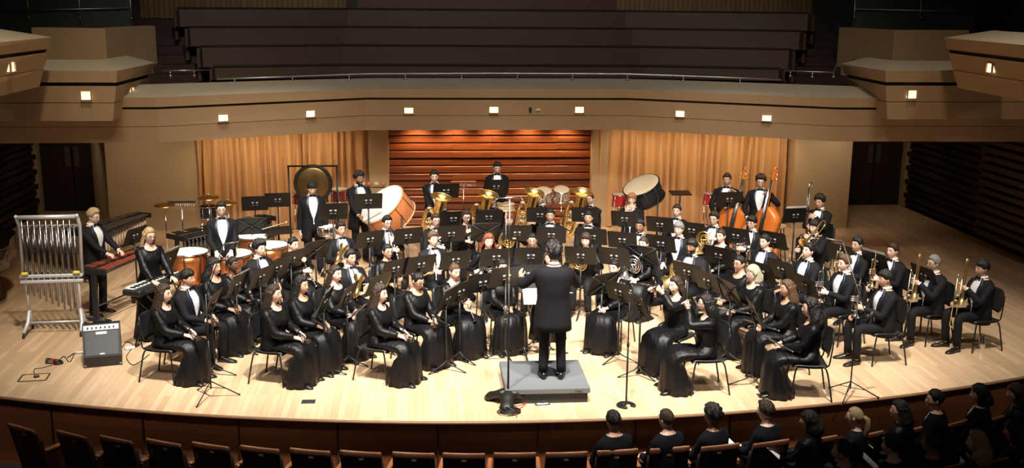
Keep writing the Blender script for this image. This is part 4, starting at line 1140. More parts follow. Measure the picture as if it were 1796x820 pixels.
def cymbal_stand(label, h=1.25, R_=.22, tilt=.15):
    t = thing('cymbal_stand', label, 'cymbal'); tripod(t, h)
    MB().lathe([(.02, .022), (.035, .018), (.05, .004), (R_ * .6, -.008), (R_, -.022), (R_ * .999, -.024), (.02, -.006)], (0, 0, h), (0, -tilt, 1), 28).build('cymbal', M['bronze'], t)
    MB().tube([(0, 0, h), (0, -.005, h + .05)], .007, 6).build('wing_nut', M['chrome'], t)
    return t
def mallet_instrument(name, cat, L, n, wl, wr, barmat, framemat, res=None, h=.88, down=1, rev=False):
    """bars run along x; long bars at -x"""
    def f(label):
        t = thing(name, label, cat)
        for i in range(n):
            k = i / (n - 1); x = -L / 2 + L * (i + .5) / n; ln = lerp(wl, wr, k)
            MB().box((x, -.005 - ln * .27, h), (L / n * .86, ln * .56, .02), ch=.004).build('bar', M[barmat], t, smooth=False)
            if i % 7 not in (2, 6) and i < n - 1:
                MB().box((x + L / n / 2, .03 + ln * .24, h + .028), (L / n * .82, ln * .5, .02), ch=.004).build('bar', M[barmat], t, smooth=False)
            if res:
                rl = lerp(.50, .16, k) * down
                MB().tube([(x, -.005 - ln * .27, h - .03), (x, -.005 - ln * .27, h - .03 - rl)], L / n * .40, 8).build('resonator', M[res], t)
        for s, (xx, w_) in enumerate(((-L / 2 - .03, wl), (L / 2 + .03, wr))):
            mb = MB(); mb.box((xx, 0, h - .02), (.045, w_ * 1.25, .09), ch=.01); mb.box((xx, 0, h * .5), (.04, .09, h - .1), ch=.008); mb.box((xx, 0, .10), (.05, max(w_, .5), .05), ch=.01)
            mb.build('end_frame', M[framemat], t, smooth=False)
            for q in (-1, 1): MB().lathe([(.035, -.012), (.035, .012)], (xx, q * max(w_, .5) * .42, .036), (1, 0, 0), 12).build('caster', M['black'], t)
        for q in (-1, 1):
            mb = MB(); mb.tube([(-L / 2, q * wl * .55, h - .03), (L / 2, q * wr * .55, h - .03)], .016, 6); mb.build('rail', M[framemat], t)
        MB().tube([(-L / 2, 0, .30), (L / 2, 0, .30)], .014, 6).build('stretcher', M[framemat], t)
        return t
    return f
def theatre_seat(label):
    t = thing('theatre_seat', label, 'seat')
    mb = MB(); us = [-1 + 2 * i / 8 for i in range(9)]
    def pr(u, z, n): return V((.235 * u, -.03 - (z - .45) * .22 + .05 * u * u * -1 + .05 + n, z - .028 * (1 - u * u) * (z > .8)))
    mb.loft([[pr(u, z, 0) for u in us] + [pr(u, z, .028) for u in us[::-1]] for z in (.28, .45, .6, .75, .86, .925)]); mb.build('backrest', M['seatwood'], t)
    mb = MB(); mb.tube([pr(u, .925, .014) for u in us], .011, 6, ry=.016); mb.build('top_edge', M['litedge'], t)
    mb = MB(); mb.loft([[pr(u, z, .03) for u in us] + [pr(u, z, .07) for u in us[::-1]] for z in (.46, .6, .75, .82)]); mb.build('back_cushion', M['cushion'], t)
    MB().box((0, .27, .43), (.44, .42, .09), ch=.03).build('seat_cushion', M['cushion'], t)
    mb = MB(); mb.box((.275, .16, .33), (.04, .42, .66), ch=.01); mb.build('side_panel', M['seatwood'], t, smooth=False)
    MB().box((.275, .14, .675), (.055, .36, .035), ch=.01).build('armrest', M['armwood'], t, smooth=False)
    MB().box((0, -.098, .83), (.055, .004, .022)).build('number_plate', M['nosing'], t, smooth=False)
    return t
BUILD = dict(chair=chair, stand=music_stand, xstand=brace_stand, hstand=high_stand, tstand=taller_stand, clarinet=clarinet, flute=flute, bass_clarinet=bass_clarinet, sax=sax,
             trumpet=make_trumpet('sbrass', ''), silver_trumpet=make_trumpet('silver', ''), trombone=trombone, horn=make_horn('brass'), silver_horn=make_horn('silver'),
             tuba=make_tuba(.95, 'tuba', 'tuba'), euph=make_tuba(.72, 'euphonium', 'euphonium'), bass=double_bass, stool=bar_stool, seat=theatre_seat)

# ================================================================ PERCUSSION AND STAGE EQUIPMENT
def face(dx, dy): return math.atan2(-dx, dy)
# conductor's podium
c0 = V((.02, .82, 0))
t = thing('podium', 'low grey carpeted conductor podium at the front of the stage', 'podium', c0)
MB().box((0, 0, .165), (1.06, 1.06, .07), ch=.008).build('platform', M['grey'], t, smooth=False)
MB().box((0, 0, .065), (1.0, 1.0, .13)).build('plinth', M['darkgrey'], t, smooth=False)
MB().box((.38, -.5315, .165), (.09, .004, .018)).build('maker_plate', M['push'], t, smooth=False)

# tubular bells
p = at(100, 583, 0); t = thing('tubular_bells', 'tall silver frame of tubular bells at the far left', 'tubular bells', p, rad(4))
for z, r_ in ((1.76, .032), (1.60, .024)):
    MB().tube([(-.40, .10 if z < 1.7 else -.02, z), (.40, .10 if z < 1.7 else -.02, z)], r_, 8).build('top_rail', M['framesilver'], t)
for q in (-1, 1):
    mb = MB(); mb.tube([(q * .42, -.02, 1.78), (q * .42, .11, 1.60), (q * .41, .05, .86)], .026, 8); mb.ell((q * .42, -.02, 1.77), .03, 8); mb.build('upper_post', M['framesilver'], t)
    MB().tube([(q * .37, .0, .86), (q * .36, .0, .36)], .020, 8).build('lower_post', M['framesilver'], t)
    mb = MB(); mb.tube([(q * .36, 0, .36), (q * .38, -.05, .18), (q * .40, -.24, .08)], [.025, .03, .022], 8); mb.tube([(q * .36, 0, .36), (q * .38, .06, .18), (q * .40, .24, .08)], [.025, .03, .022], 8); mb.build('foot', M['framesilver'], t)
    for s in (-1, 1): MB().lathe([(.035, -.012), (.035, .012)], (q * .40, s * .24, .036), (1, 0, 0), 12).build('caster', M['black'], t)
    MB().box((q * .36, -.06, .93), (.10, .05, .05), ch=.015).build('yellow_clip', M['yellow'], t)
for z in (.88, .80): MB().box((0, -.02, z), (.88, .06, .045), ch=.008).build('damper_rail', M['framesilver'], t)
MB().box((0, .07, .84), (.80, .12, .02), ch=.006).build('damper_board', M['blackmetal'], t)
MB().tube([(-.37, 0, .17), (.37, 0, .17)], .016, 8).build('lower_rail', M['framesilver'], t)
for i in range(18):
    acc = i % 2; x = -.35 + .70 * i / 17; bot = lerp(.62, .26, i / 17) if True else .6
    MB().tube([(x, -.02 + .06 * acc, 1.72 - .10 * acc), (x, -.02 + .06 * acc, bot if not acc else bot + .06)], .0145, 8).build('bell_tube', M['darkchrome'], t)

def mallet_at(kind, fn, lab, pa, pb, z, off=0):
    a, b = at(*pa, z), at(*pb, z); d = b - a
    o = fn(lab); m_ = LM(((a.x + b.x) / 2, (a.y + b.y) / 2, 0), math.atan2(d.y, d.x)); o.matrix_world = m_; return o, d.length
a_, b_ = at(165, 470, .9), at(246, 440, .9); L_ = (b_ - a_).length
mallet_at('x', mallet_instrument('xylophone', 'xylophone', L_, 22, .36, .2, 'rosewood', 'black', None, .88), 'xylophone with dark red wooden bars behind the tubular bells', (165, 470), (246, 440), .9)
a_, b_ = at(150, 403, .92), at(243, 375, .92); L_ = (b_ - a_).length
mallet_at('x', mallet_instrument('marimba', 'marimba', L_ + .2, 21, .5, .28, 'push', 'blackmetal', 'silver', .9), 'marimba with dark bars and silver resonator tubes behind the xylophone player', (150, 403), (243, 375), .92)
a_, b_ = at(312, 412, .9), at(470, 378, .9); L_ = (b_ - a_).length
mallet_at('x', mallet_instrument('vibraphone', 'vibraphone', L_, 24, .42, .28, 'desk', 'blackmetal', 'push', .88), 'long black vibraphone behind the row of copper timpani', (312, 412), (470, 378), .9)

# grand piano at the left edge
p = at(-62, 540, 0); t = thing('grand_piano', 'black grand piano cut by the left edge of the picture', 'piano', p, rad(-20))
out = spline([(-.75, -.6, 0), (.60, -.6, 0), (.72, -.2, 0), (.70, .25, 0), (.40, .65, 0), (.1, 1.15, 0), (-.35, 1.35, 0), (-.7, 1.1, 0), (-.75, .4, 0)], 4)
MB().loft([[V((q.x, q.y, .66)) for q in out], [V((q.x, q.y, .98)) for q in out]], flat=False).build('case', M['piano'], t)
MB().loft([[V((q.x * 1.02, q.y * 1.02, .985)) for q in out], [V((q.x * 1.02, q.y * 1.02, 1.01)) for q in out]]).build('lid', M['piano'], t)
for x, y in ((-.6, -.45), (.55, -.4), (-.3, 1.1)):
    mb = MB(); mb.tube([(x, y, .67), (x, y, .5), (x, y, .1)], [.07, .055, .04], 8); mb.build('leg', M['piano'], t)
    MB().lathe([(.04, -.015), (.04, .015)], (x, y, .042), (1, 0, 0), 12).build('caster', M['brass'], t)
MB().box((-.1, -.66, .72), (1.3, .16, .03)).build('key_slip', M['piano'], t)

# electric keyboard on its stand
a, b = at(218, 514, .90), at(325, 472, .90); d = (b - a); L_ = 1.15; ang = math.atan2(d.y, d.x)
t = thing('electric_keyboard', 'black electric keyboard with white keys beside the far left player', 'keyboard', (a.x + d.x / 2, a.y + d.y / 2, 0), ang)
MB().box((0, 0, .86), (L_, .30, .09), ch=.02).build('case', M['black'], t, smooth=False)
for i in range(42): MB().box((-L_ / 2 + .05 + (L_ - .1) * (i + .5) / 42, .06, .91), ((L_ - .1) / 42 * .9, .15, .018), ch=.002).build('white_key', M['keyw'], t, smooth=False)
for i in range(42):
    if i % 7 not in (2, 6): MB().box((-L_ / 2 + .05 + (L_ - .1) * (i + 1.) / 42, .025, .924), ((L_ - .1) / 42 * .5, .08, .014), ch=.002).build('black_key', M['black'], t, smooth=False)
MB().box((-.35, -.152, .865), (.2, .004, .02)).build('name_plate', M['push'], t, smooth=False)
for q in (-1, 1):
    mb = MB(); mb.tube([(-.4, q * .13, .03), (.4, q * .13, .80)], .014, 6); mb.tube([(.4, q * .13, .03), (-.4, q * .13, .80)], .014, 6); mb.tube([(-.45, q * .13, .02), (-.3, q * .13, .02)], .014, 6); mb.build('stand_leg', M['blackmetal'], t)
# long black rail of a mallet frame seen between the keyboard and the xylophone
# amplifier
p = at(182, 636, 0); t = thing('amplifier', 'black combo amplifier with grey grille and white panel, front left floor', 'amplifier', p, rad(14))
tl = rad(22)
def ap(x, y, z): return V((x, y * 1.0 + 0, z))
rg = [[(-.24, -.13, 0), (.24, -.13, 0), (.24, -.16, .16), (.24, .02, .53), (.24, .17, .53), (.24, .19, 0)]]
side = [(-.15, .0), (-.17, .15), (.03, .55), (.18, .53), (.20, .0)]
MB().loft([[V((x, y, z)) for y, z in side] for x in (-.24, .24)], flat=True).build('cabinet', M['black'], t, smooth=False)
def gp(x, u, n=0):  # on the slanted front, u 0..1 upwards
    a = V((0, -.17, .15)); b = V((0, .03, .55)); d = (b - a); nn = V((0, -d.z, d.y)).normalized()
    return V((x, 0, 0)) + a + d * u + nn * n
def slab(x0, x1, u0, u1, n0, n1, m_, nm):
    mb = MB(); mb.loft([[gp(x0, u0, n), gp(x1, u0, n), gp(x1, u1, n), gp(x0, u1, n)] for n in (n0, n1)], flat=True); mb.build(nm, m_, t, smooth=False)
slab(-.21, .21, .05, .78, -.004, .006, M['ampcloth'], 'grille')
slab(-.225, .225, .81, .97, -.004, .008, M['ampwhite'], 'control_panel')
slab(-.07, .07, .68, .76, .006, .010, M['ampwhite'], 'name_plate')
slab(-.03, .03, .06, .10, .006, .010, M['silver'], 'badge')
for i in range(7): 
    c = gp(-.17 + i * .055, .89, .008); MB().tube([c, c + V((0, -.015, .008))], .010, 8).build('knob', M['black'], t)
MB().tube(spline([(-.1, .10, .54), (-.06, .10, .575), (.06, .10, .575), (.1, .10, .54)], 3), .010, 6).build('handle', M['leather'], t)
for q in (-1, 1): MB().box((q * .225, -.148, .02), (.04, .03, .04), ch=.005).build('corner_guard', M['push'], t)

def cable(pts, lab, m_='black', r=.006, nm='cable', world=True):
    P = [at(x, y, .0) for x, y in pts]; sp = spline([V((p.x, p.y, r)) for p in P], 6)
    o = MB().tube(sp, r, 6).build(nm, M[m_]); tag(o, lab, 'cable'); return o
cable([(100, 637), (112, 625), (122, 635), (130, 620), (118, 628), (135, 618), (150, 622)], 'thin black cable looping on the floor left of the amplifier')
cable([(62, 660), (60, 648), (75, 645), (92, 640)], 'thin black cable from the floor pocket to the red coil', r=.005)
cable([(212, 612), (222, 600), (234, 606), (226, 618), (222, 628), (235, 640), (262, 622)], 'thin black cable behind the amplifier running right')
cable([(885, 700), (905, 712), (925, 705), (935, 695), (918, 712), (908, 720), (906, 732)], 'red cable running from the microphone base to the stage edge', 'redcable')
p = at(92, 636, 0)
for (dx, dy), r_, m_, lb in (((-.03, .02), .065, 'push', 'grey coiled cable left of the black coil by the amplifier'), ((.09, -.04), .06, 'black', 'black coiled cable near the amplifier'), ((.03, .0), .05, 'redcable', 'red plugs and coiled cable between two other coils')):
    mb = MB()
    for k in range(3): mb.torus(p + V((dx, dy, .012 + .016 * k)), r_ - .006 * k, .009, (.1 * k, .1, 1), 20, 6)
    o = mb.build('coiled_cable', M[m_]); tag(o, lb, 'cable')
p = at(228, 612, 0); o = MB().box(p + V((0, 0, .02)), (.14, .07, .04), .4, .008).build('power_strip', M['ampwhite'], smooth=False); tag(o, 'small white power box on the floor right of the amplifier', 'power box')
p = at(138, 620, 0); o = MB().tube([p + V((-.05, 0, .018)), p + V((.08, .02, .018))], .017, 8).build('cable_plug', M['ampwhite']); tag(o, 'white cable plug on the floor left of the amplifier', 'plug')
# floor pockets and plates
for (x, y, w_, d_, rz, lb) in ((60, 662, .34, .26, .1, 'open floor pocket frame with a plug at the left stage front'), (950, 706, .17, .15, .1, 'open floor pocket beside the microphone base at centre front')):
    p = at(x, y, 0); t = thing('floor_pocket', lb, 'floor socket', p, rz)
    mb = MB()
    for q in (-1, 1): mb.box((q * w_ / 2, 0, .004), (.02, d_, .008)); mb.box((0, q * d_ / 2, .004), (w_, .02, .008))
    mb.build('frame', M['push'], t, smooth=False); MB().box((.02, 0, .002), (w_ - .02, d_ - .02, .004)).build('flap', M['ampwhite'] if x > 500 else M['hoop'], t, smooth=False)
    MB().box((.03, .0, .02), (.07, .04, .03), .3, .006).build('plug', M['black'], t, smooth=False)
for x, y, lb in ((541, 704, 'small dark square floor plate left of the podium'), (1340, 693, 'small dark square floor plate right of the podium')):
    p = at(x, y, 0); o = MB().box(p + V((0, 0, .003)), (.17, .125, .006), 0, .002).build('floor_plate', M['darkgrey'], smooth=False); tag(o, lb, 'floor plate')

# microphones
def mic(t, a, b, r=.011, m_='push'):
    d = (V(b) - V(a)).normalized(); mb = MB(); mb.tube([a, b], r, 8); mb.ell(V(b), r * 1.35, 8); mb.build('microphone', M[m_], t)
p = at(371, 697, 0); t = thing('microphone_stand', 'tall boom microphone stand at the front left stage edge', 'microphone stand', p, .3)
tripod(t, 1.35, 'blackmetal', .34, .010, .22); q_ = Matrix.Rotation(-.3, 3, 'Z')
e = aty(392, 428, p.y + .2) - p; e = q_ @ e; MB().tube([(0, 0, 1.33), e], .007, 6).build('boom', M['blackmetal'], t); mic(t, e, e + q_ @ V((.17, .02, .02)))
MB().tube([(0, 0, .25), (0, 0, .75)], .013, 8).build('lower_tube', M['blackmetal'], t)
p = at(891, 708, 0); t = thing('microphone_stand', 'very tall centre microphone stand with stereo bar and weighted base', 'microphone stand', p)
MB().tube([(0, 0, .1), (0, 0, 1.55)], .013, 8).build('lower_tube', M['blackmetal'], t)
MB().tube([(0, 0, 1.5), (0, 0, 2.58)], .007, 6).build('upper_tube', M['silver'], t)
MB().tube([(-.16, 0, 2.60), (.17, 0, 2.60)], .009, 6).build('stereo_bar', M['silver'], t)
for q in (-1, 1): mic(t, V((q * .14, 0, 2.61)), V((q * .17, .10, 2.55)), .013, 'chrome')
MB().tube([(-.045, -.03, 2.45), (-.04, -.03, 1.2)], .003, 5).build('hanging_cable', M['silver'], t)
mic(t, V((-.04, -.03, 1.28)), V((-.045, -.03, 1.10)), .022, 'push')
for k in range(3):
    a = pi / 2 + .9 + k * 2 * pi / 3; MB().tube([(0, 0, .16), (.33 * cos(a), .33 * sin(a), .02)], [.016, .012], 6).build('leg', M['blackmetal'], t)
for k in range(3):
    a = pi / 2 + .9 + k * 2 * pi / 3; mb = MB(); c = p + V((.17 * cos(a), .17 * sin(a), .09))
    dd = V((cos(a), sin(a), -.45)).normalized(); rr_ = [.05, .095, .085, .08, .095, .05]
    mb.tube([c + dd * (-.17 + .068 * i) for i in range(6)], rr_, 12, ry=[q * .62 for q in rr_]); o = mb.build('sandbag', M['desk']); tag(o, ['black weight bag on the centre microphone base, left side', 'black weight bag on the centre microphone base, near the audience', 'black weight bag on the centre microphone base, by the podium'][k], 'sandbag')
mb = MB()
for k in range(4): mb.torus(p + V((-.02 + .02 * k, -.27, .012 + .014 * k)), .13 - .012 * k, .008, (.1 * k, .15, 1), 22, 6)
o = mb.build('coiled_cable', M['black']); tag(o, 'black coiled cable in front of the centre microphone base', 'cable')
p = at(1098, 711, 0); t = thing('microphone_stand', 'straight vocal microphone stand with round base right of the podium', 'microphone stand', p)
MB().tube([(0, 0, .02), (0, 0, .80)], .012, 8).build('lower_tube', M['blackmetal'], t); MB().tube([(0, 0, .78), (0, 0, 1.34)], .008, 8).build('upper_tube', M['blackmetal'], t)
MB().tube([(0, 0, .77), (0, 0, .82)], .017, 8).build('clutch', M['blackmetal'], t)
MB().tube([V((.09 * cos(a), .09 * sin(a), .012)) for a in [rad(-40 + 310 * i / 24) for i in range(25)]], .032, 8, ry=.012).build('base', M['blackmetal'], t)
mb = MB(); mb.tube([(0, 0, .02), (-.06, 0, .02)], .014, 6); mb.build('base_arm', M['blackmetal'], t)
mb = MB(); mb.tube([(0, 0, 1.34), (0, -.03, 1.46)], [.011, .016], 8); mb.build('microphone', M['push'], t); mb = MB(); mb.ell((0, -.035, 1.475), .026, 10); mb.build('microphone_grille', M['silver'], t)
p = at(1490, 697, 0); t = thing('microphone_stand', 'tall boom microphone stand at the front right stage edge', 'microphone stand', p)
tripod(t, 1.30, 'blackmetal', .36, .010, .22)
e = aty(1510, 521, p.y + .05) - p; e2 = aty(1478, 424, p.y + .5) - p
MB().tube([(0, 0, 1.28), e * .99], .009, 6).build('lower_boom', M['blackmetal'], t); MB().tube([V((.16, 0, 1.0)), e2], .007, 6).build('boom', M['push'], t); MB().tube([V((.15, 0, .98)), V((.2, -.02, 1.14))], .022, 8).build('counterweight', M['black'], t); mic(t, e2, e2 + V((-.20, .02, .04)), .013)

# timpani and back left percussion
for k, (x, y, R_) in enumerate(((330, 440, .31), (403, 443, .345), (449, 412, .32), (472, 428, .31))):
    p = at(x, y, .846); o = timpano(R_)(['leftmost copper timpani with white head', 'largest copper timpani in front of the standing player', 'copper timpani behind the others, under a braced music stand', 'rightmost copper timpani of the front three'][k]); o.location = (p.x, p.y, 0); o['group'] = 'four copper timpani'
p = at(292, 356, 1.25)
for k, (x, y, h, R_) in enumerate(((289, 357, 1.22, .19), (366, 344, 1.32, .20), (400, 353, 1.2, .17))):
    p = at(x, y, h); o = cymbal_stand(['bronze cymbal on a stand at the far left of the drum kit', 'highest bronze cymbal of the left drum kit', 'small bronze cymbal right of the drum kit'][k], h, R_, .1); o.location = (p.x, p.y, 0)
p = at(365, 365, 1.05); t = thing('tom_drum', 'dark tom drum below the highest cymbal', 'drum', (p.x, p.y, 0)); drum(t, .14, .24, 'black', 'black', 'chrome', 6, (0, 0, 1.1)); legs3(t, (0, 0, 0), .12, .9)
p = at(318, 352, 1.25); t = thing('wind_chimes', 'thin bar of hanging chimes beside the left cymbal', 'wind chimes', (p.x, p.y, 0)); tripod(t, 1.22)
MB().box((0, 0, 1.23), (.5, .03, .03), ch=.005).build('bar', M['blackmetal'], t)
for i in range(12): MB().tube([(-.22 + .04 * i, 0, 1.20), (-.22 + .04 * i, 0, 1.12 - .006 * i)], .004, 5).build('chime', M['silver'], t)
p = at(488, 404, .95); t = thing('mallet_table', 'small black tray of mallets beside the timpani', 'tray', (p.x, p.y, 0), .3); stand_base(t)
MB().box((0, 0, .95), (.45, .32, .02), mtx=Matrix.Rotation(.18, 3, 'X')).build('tray', M['desk'], t, smooth=False)
o = MB().tube([p + V((-.26, -.12, .05)), p + V((.12, .1, .12))], .008, 6); o.ell(p + V((.13, .105, .125)), .02, 8); o = o.build('timpani_mallet', M['palewood']); tag(o, 'pale timpani mallet lying across the black tray', 'mallet')
# gong
p = aty(549, 322, 8.9); t = thing('gong', 'large dark bronze gong hanging in a black frame behind the drums', 'gong', (p.x, 8.9, 0))
R_ = .36; cz = p.z
MB().lathe([(.001, -.02), (R_ * .35, -.022), (R_ * .8, -.008), (R_ * .97, .012), (R_, .045), (R_ * .98, .046), (R_ * .94, .02), (R_ * .3, .0), (.001, .002)], (0, 0, cz), (0, 1, 0), 36).build('gong_disc', M['gongm'], t)
MB().torus((0, .02, cz), R_ - .01, .035, (0, 1, 0), 36, 8).build('gong_rim', M['black'], t)
tp = aty(549, 291, 8.9).z
for q in (-1, 1):
    MB().tube([(q * .47, 0, 0), (q * .47, 0, tp)], .018, 8).build('frame_post', M['blackmetal'], t); MB().tube([(q * .47, -.3, .03), (q * .47, .3, .03)], .02, 8).build('foot', M['blackmetal'], t)
    MB().tube([(q * .15, 0, tp), (q * .15, .0, cz + R_ * .9)], .004, 5).build('cord', M['black'], t)
MB().tube([(-.49, 0, tp), (.49, 0, tp)], .018, 8).build('top_bar', M['blackmetal'], t)
# toms
for k, (x, y, r_) in enumerate(((526, 335, .15), (562, 332, .15), (595, 331, .17))):
    p = at(x, y, 1.06); t = thing('concert_tom', ['left', 'middle', 'rightmost and largest'][k] + ' dark red concert tom in front of the gong', 'drum', (p.x, p.y, 0), 0, 'dark red concert toms')
    drum(t, r_, .26, 'maroon', 'calf', 'chrome', 8, (0, 0, 1.06)); legs3(t, (0, 0, 0), r_ * .7, .85)
p = at(573, 398, .9); t = thing('snare_drum', 'chrome snare drum with white head between two standing players', 'drum', (p.x, p.y, 0)); drum(t, .175, .16, 'silver', 'skinhead', 'chrome', 10, (0, 0, .92)); tripod(t, .76)
# wooden temple blocks
p = at(648, 322, 1.25); t = thing('temple_blocks', 'row of wooden temple blocks on a stand behind the orange bass drum', 'temple blocks', (p.x, p.y, 0), -.1); tripod(t, 1.18)
MB().tube([(-.33, 0, 1.18), (.33, 0, 1.18)], .012, 6).build('bar', M['blackmetal'], t)
for i in range(5): 
    mb = MB(); s_ = .075 - .006 * i; mb.ell((-.28 + .14 * i, 0, 1.25), (s_, s_ * .9, s_ * .8), 12); mb.build('wood_block', M['palewood'] if i % 2 else M['drumwood'], t)
def bass_drum(lab, c, ax, R_, D, shell, head, hoop, lugs=10):
    t = thing('bass_drum', lab, 'bass drum', (c.x, c.y, 0)); cc = V((0, 0, c.z)); ax = V(ax).normalized()
    drum(t, R_, D, shell, head, hoop, lugs, cc, ax, 'blackmetal' if shell == 'drumwood' else 'push')
    a, b = frame_of(ax); mid = cc - ax * D * .5
    h = a if abs(a.z) < abs(b.z) else b
    for q in (-1, 1):
        e = mid + h * q * (R_ + .04); f = V((e.x * 1.1, e.y, 0))
        mb = MB(); mb.tube([e, V((e.x, e.y, .5)), V((f.x, f.y - .28, .02))], .016, 7); mb.tube([V((e.x, e.y, .5)), V((f.x, f.y + .28, .02))], .016, 7); mb.build('stand_leg', M['blackmetal'], t)
    return t
bass_drum('large orange wooden bass drum tilted back with a white head', aty(669, 357, 7.3), (-.55, -.34, .74), .46, .42, 'drumwood', 'skinhead', 'hoop')
bass_drum('large black bass drum tilted back with a tan head', aty(1124, 324, 8.3), (-.42, -.25, .87), .37, .36, 'black', 'calf', 'blackmetal')
# drum kit bits by the wood wall
p = at(770, 352, 1.0); o = cymbal_stand('pale cymbal on a stand in front of the seated drummer', 1.0, .18, .1); o.location = (p.x, p.y, 0); 
p = at(768, 372, .8); t = thing('bass_drum', 'small black kick drum beneath the pale cymbal', 'drum', (p.x, p.y + .1, 0)); drum(t, .27, .3, 'black', 'black', 'blackmetal', 8, (0, -.1, .42), (0, -1, .05)); legs3(t, (0, .05, 0), .2, .3, 'blackmetal')
p = at(813, 318, 1.35); t = thing('wind_chimes', 'wooden bar of hanging chimes in front of the wood wall', 'wind chimes', (p.x, p.y, 0)); tripod(t, 1.34)
MB().box((0, 0, 1.35), (.5, .035, .03), ch=.005).build('bar', M['drumwood'], t)
for i in range(14): MB().tube([(-.23 + .035 * i, 0, 1.33), (-.23 + .035 * i, 0, 1.22 - .01 * i)], .0035, 5).build('chime', M['silver'], t)
p = at(886, 358, .9); t = thing('snare_drum', 'cream snare drum in front of the standing rear drummer', 'drum', (p.x, p.y, 0)); drum(t, .18, .14, 'palewood', 'calf', 'hoop', 8, (0, 0, .92)); tripod(t, .78)
for k, (x, y) in enumerate(((954, 332), (985, 330))):
    p = at(x, y, 1.15); t = thing('concert_tom', ['left', 'right'][k] + ' of two cream headed toms before the wood wall', 'drum', (p.x, p.y, 0), 0, 'cream headed toms'); drum(t, .165, .24, 'silver', 'calf', 'chrome', 8, (0, 0, 1.13), (0, -.35, 1)); tripod(t, .88, 'chrome')
for k, (x, y, r_) in enumerate(((1087, 340, .15), (1243, 338, .11))):
    p = at(x, y, 1.0); t = thing('tom_drum', ['bright red floor tom left of the black bass drum', 'small bright red drum left of the double basses'][k], 'drum', (p.x, p.y, 0)); drum(t, r_, .26, 'red', 'calf', 'chrome', 8, (0, 0, 1.0)); legs3(t, (0, 0, 0), r_, .85, 'chrome', .02)
p = at(1193, 338, 1.05); t = thing('percussion_table', 'flat black stand desk right of the black bass drum', 'stand', (p.x, p.y, 0)); stand_base(t); MB().tube([(0, 0, .88), (0, 0, 1.04)], .014, 8).build('neck', M['blackmetal'], t)
MB().box((0, 0, 1.05), (.42, .30, .03), mtx=Matrix.Rotation(rad(6), 3, 'X'), ch=.006).build('tray', M['desk'], t, smooth=False)
place('stool', 'pale wooden bar stool beside the right double bass', LM((at(1365, 395, .73).x, at(1365, 395, .73).y, 0)))
place('stool', 'pale wooden bar stool beside the left double bass', LM((at(1292, 386, .73).x, at(1292, 386, .73).y, 0)))
# trombone mute on the floor
p = at(1721, 609, 0); o = MB().lathe([(.055, 0), (.062, .01), (.045, .08), (.022, .20), (.016, .21)], p, n=20).build('trombone_mute', M['silver']); tag(o, 'silver cone mute standing on the floor at the far right', 'mute')

# ================================================================ THE PLAYERS
TARGET = V((.0, 1.0, 0))
HZ = {}
def head_h(kind, stand, sc=1., seat=.46):
    fem = kind in ('gown', 'blouse'); z0 = (.88 if fem else .93) if stand else seat + .045
    kz = (1. if stand else .99) * (.92 if fem else .93) * sc
    return z0 + (.56 if fem else .59) * kz + .134
CL = dict(tux='black tuxedo and bow tie', gown='long black gown', blouse='black shirt and trousers', suit='dark suit')
PLAYERS = []
def hold(kind, p0, d, up=(0, 1, 0)): return dict(kind=kind, p0=p0, d=d, up=up)
INST = dict(
    sax_rest=lambda h: ('sax', (.30, .52, .74), (-.55, -.70, .22), (-.3, .3, 1)),
    tpt_rest=lambda h: ('trumpet', (.42, .46, .72), (-.88, -.16, .16), (0, 0, 1)),
    cl_lap=lambda h: ('clarinet', (.20, .60, .655), (-.50, -.62, .07), (0, 0, 1)),
    cl_play=lambda h: ('clarinet', (0, .115 + .62 * .69, h - .065 - .78 * .69), (0, -.62, .78), (0, 1, 0)),
    fl_play=lambda h: ('flute', (.60, .03, h - .085), (-.975, .14, .04), (0, .3, 1)),
    fl_lap=lambda h: ('flute', (.28, .52, .66), (-.75, -.30, .03), (0, 0, 1)),
    sax=lambda h: ('sax', (.07, .36, h - .66), (-.05, -.13, 1), (0, 1, 0)),
    tpt_up=lambda h: ('trumpet', (.03, .40, .66), (0, -.10, 1), (0, 1, 0)),
    tpt_play=lambda h: ('trumpet', (0, .64, h - .13), (0, -1, .12), (0, 0, 1)),
    tbn_up=lambda h: ('trombone', (-.02, .33, .70), (0, -.08, 1), (-.6, .8, 0)),
    tbn_play=lambda h: ('trombone', (-.10, .50, h - .20), (0, -.85, .50), (0, -.5, -.85)),
    horn=lambda h: ('horn', (.06, .30, .84), (.15, 0, 1), (0, 1, 0)),
    tuba=lambda h: ('tuba', (.36, .24, .50), (-.18, .24, 1), (0, 1, 0)),
    bcl_high=lambda h: ('bass_clarinet', (.05, .34, h - .70), (.03, -.02, 1), (0, 1, 0)),
    bcl=lambda h: ('bass_clarinet', (0, .30, h - 1.05), (0, -.06, 1), (0, 1, 0)),
)
NAMES = dict(clarinet='black clarinet', flute='silver flute', sax='brass saxophone', trumpet='brass trumpet', silver_trumpet='silver trumpet', trombone='brass trombone', horn='brass french horn', silver_horn='silver french horn',
             tuba='large brass tuba', euph='brass euphonium', bass_clarinet='black bass clarinet with silver keys', bass='orange double bass')
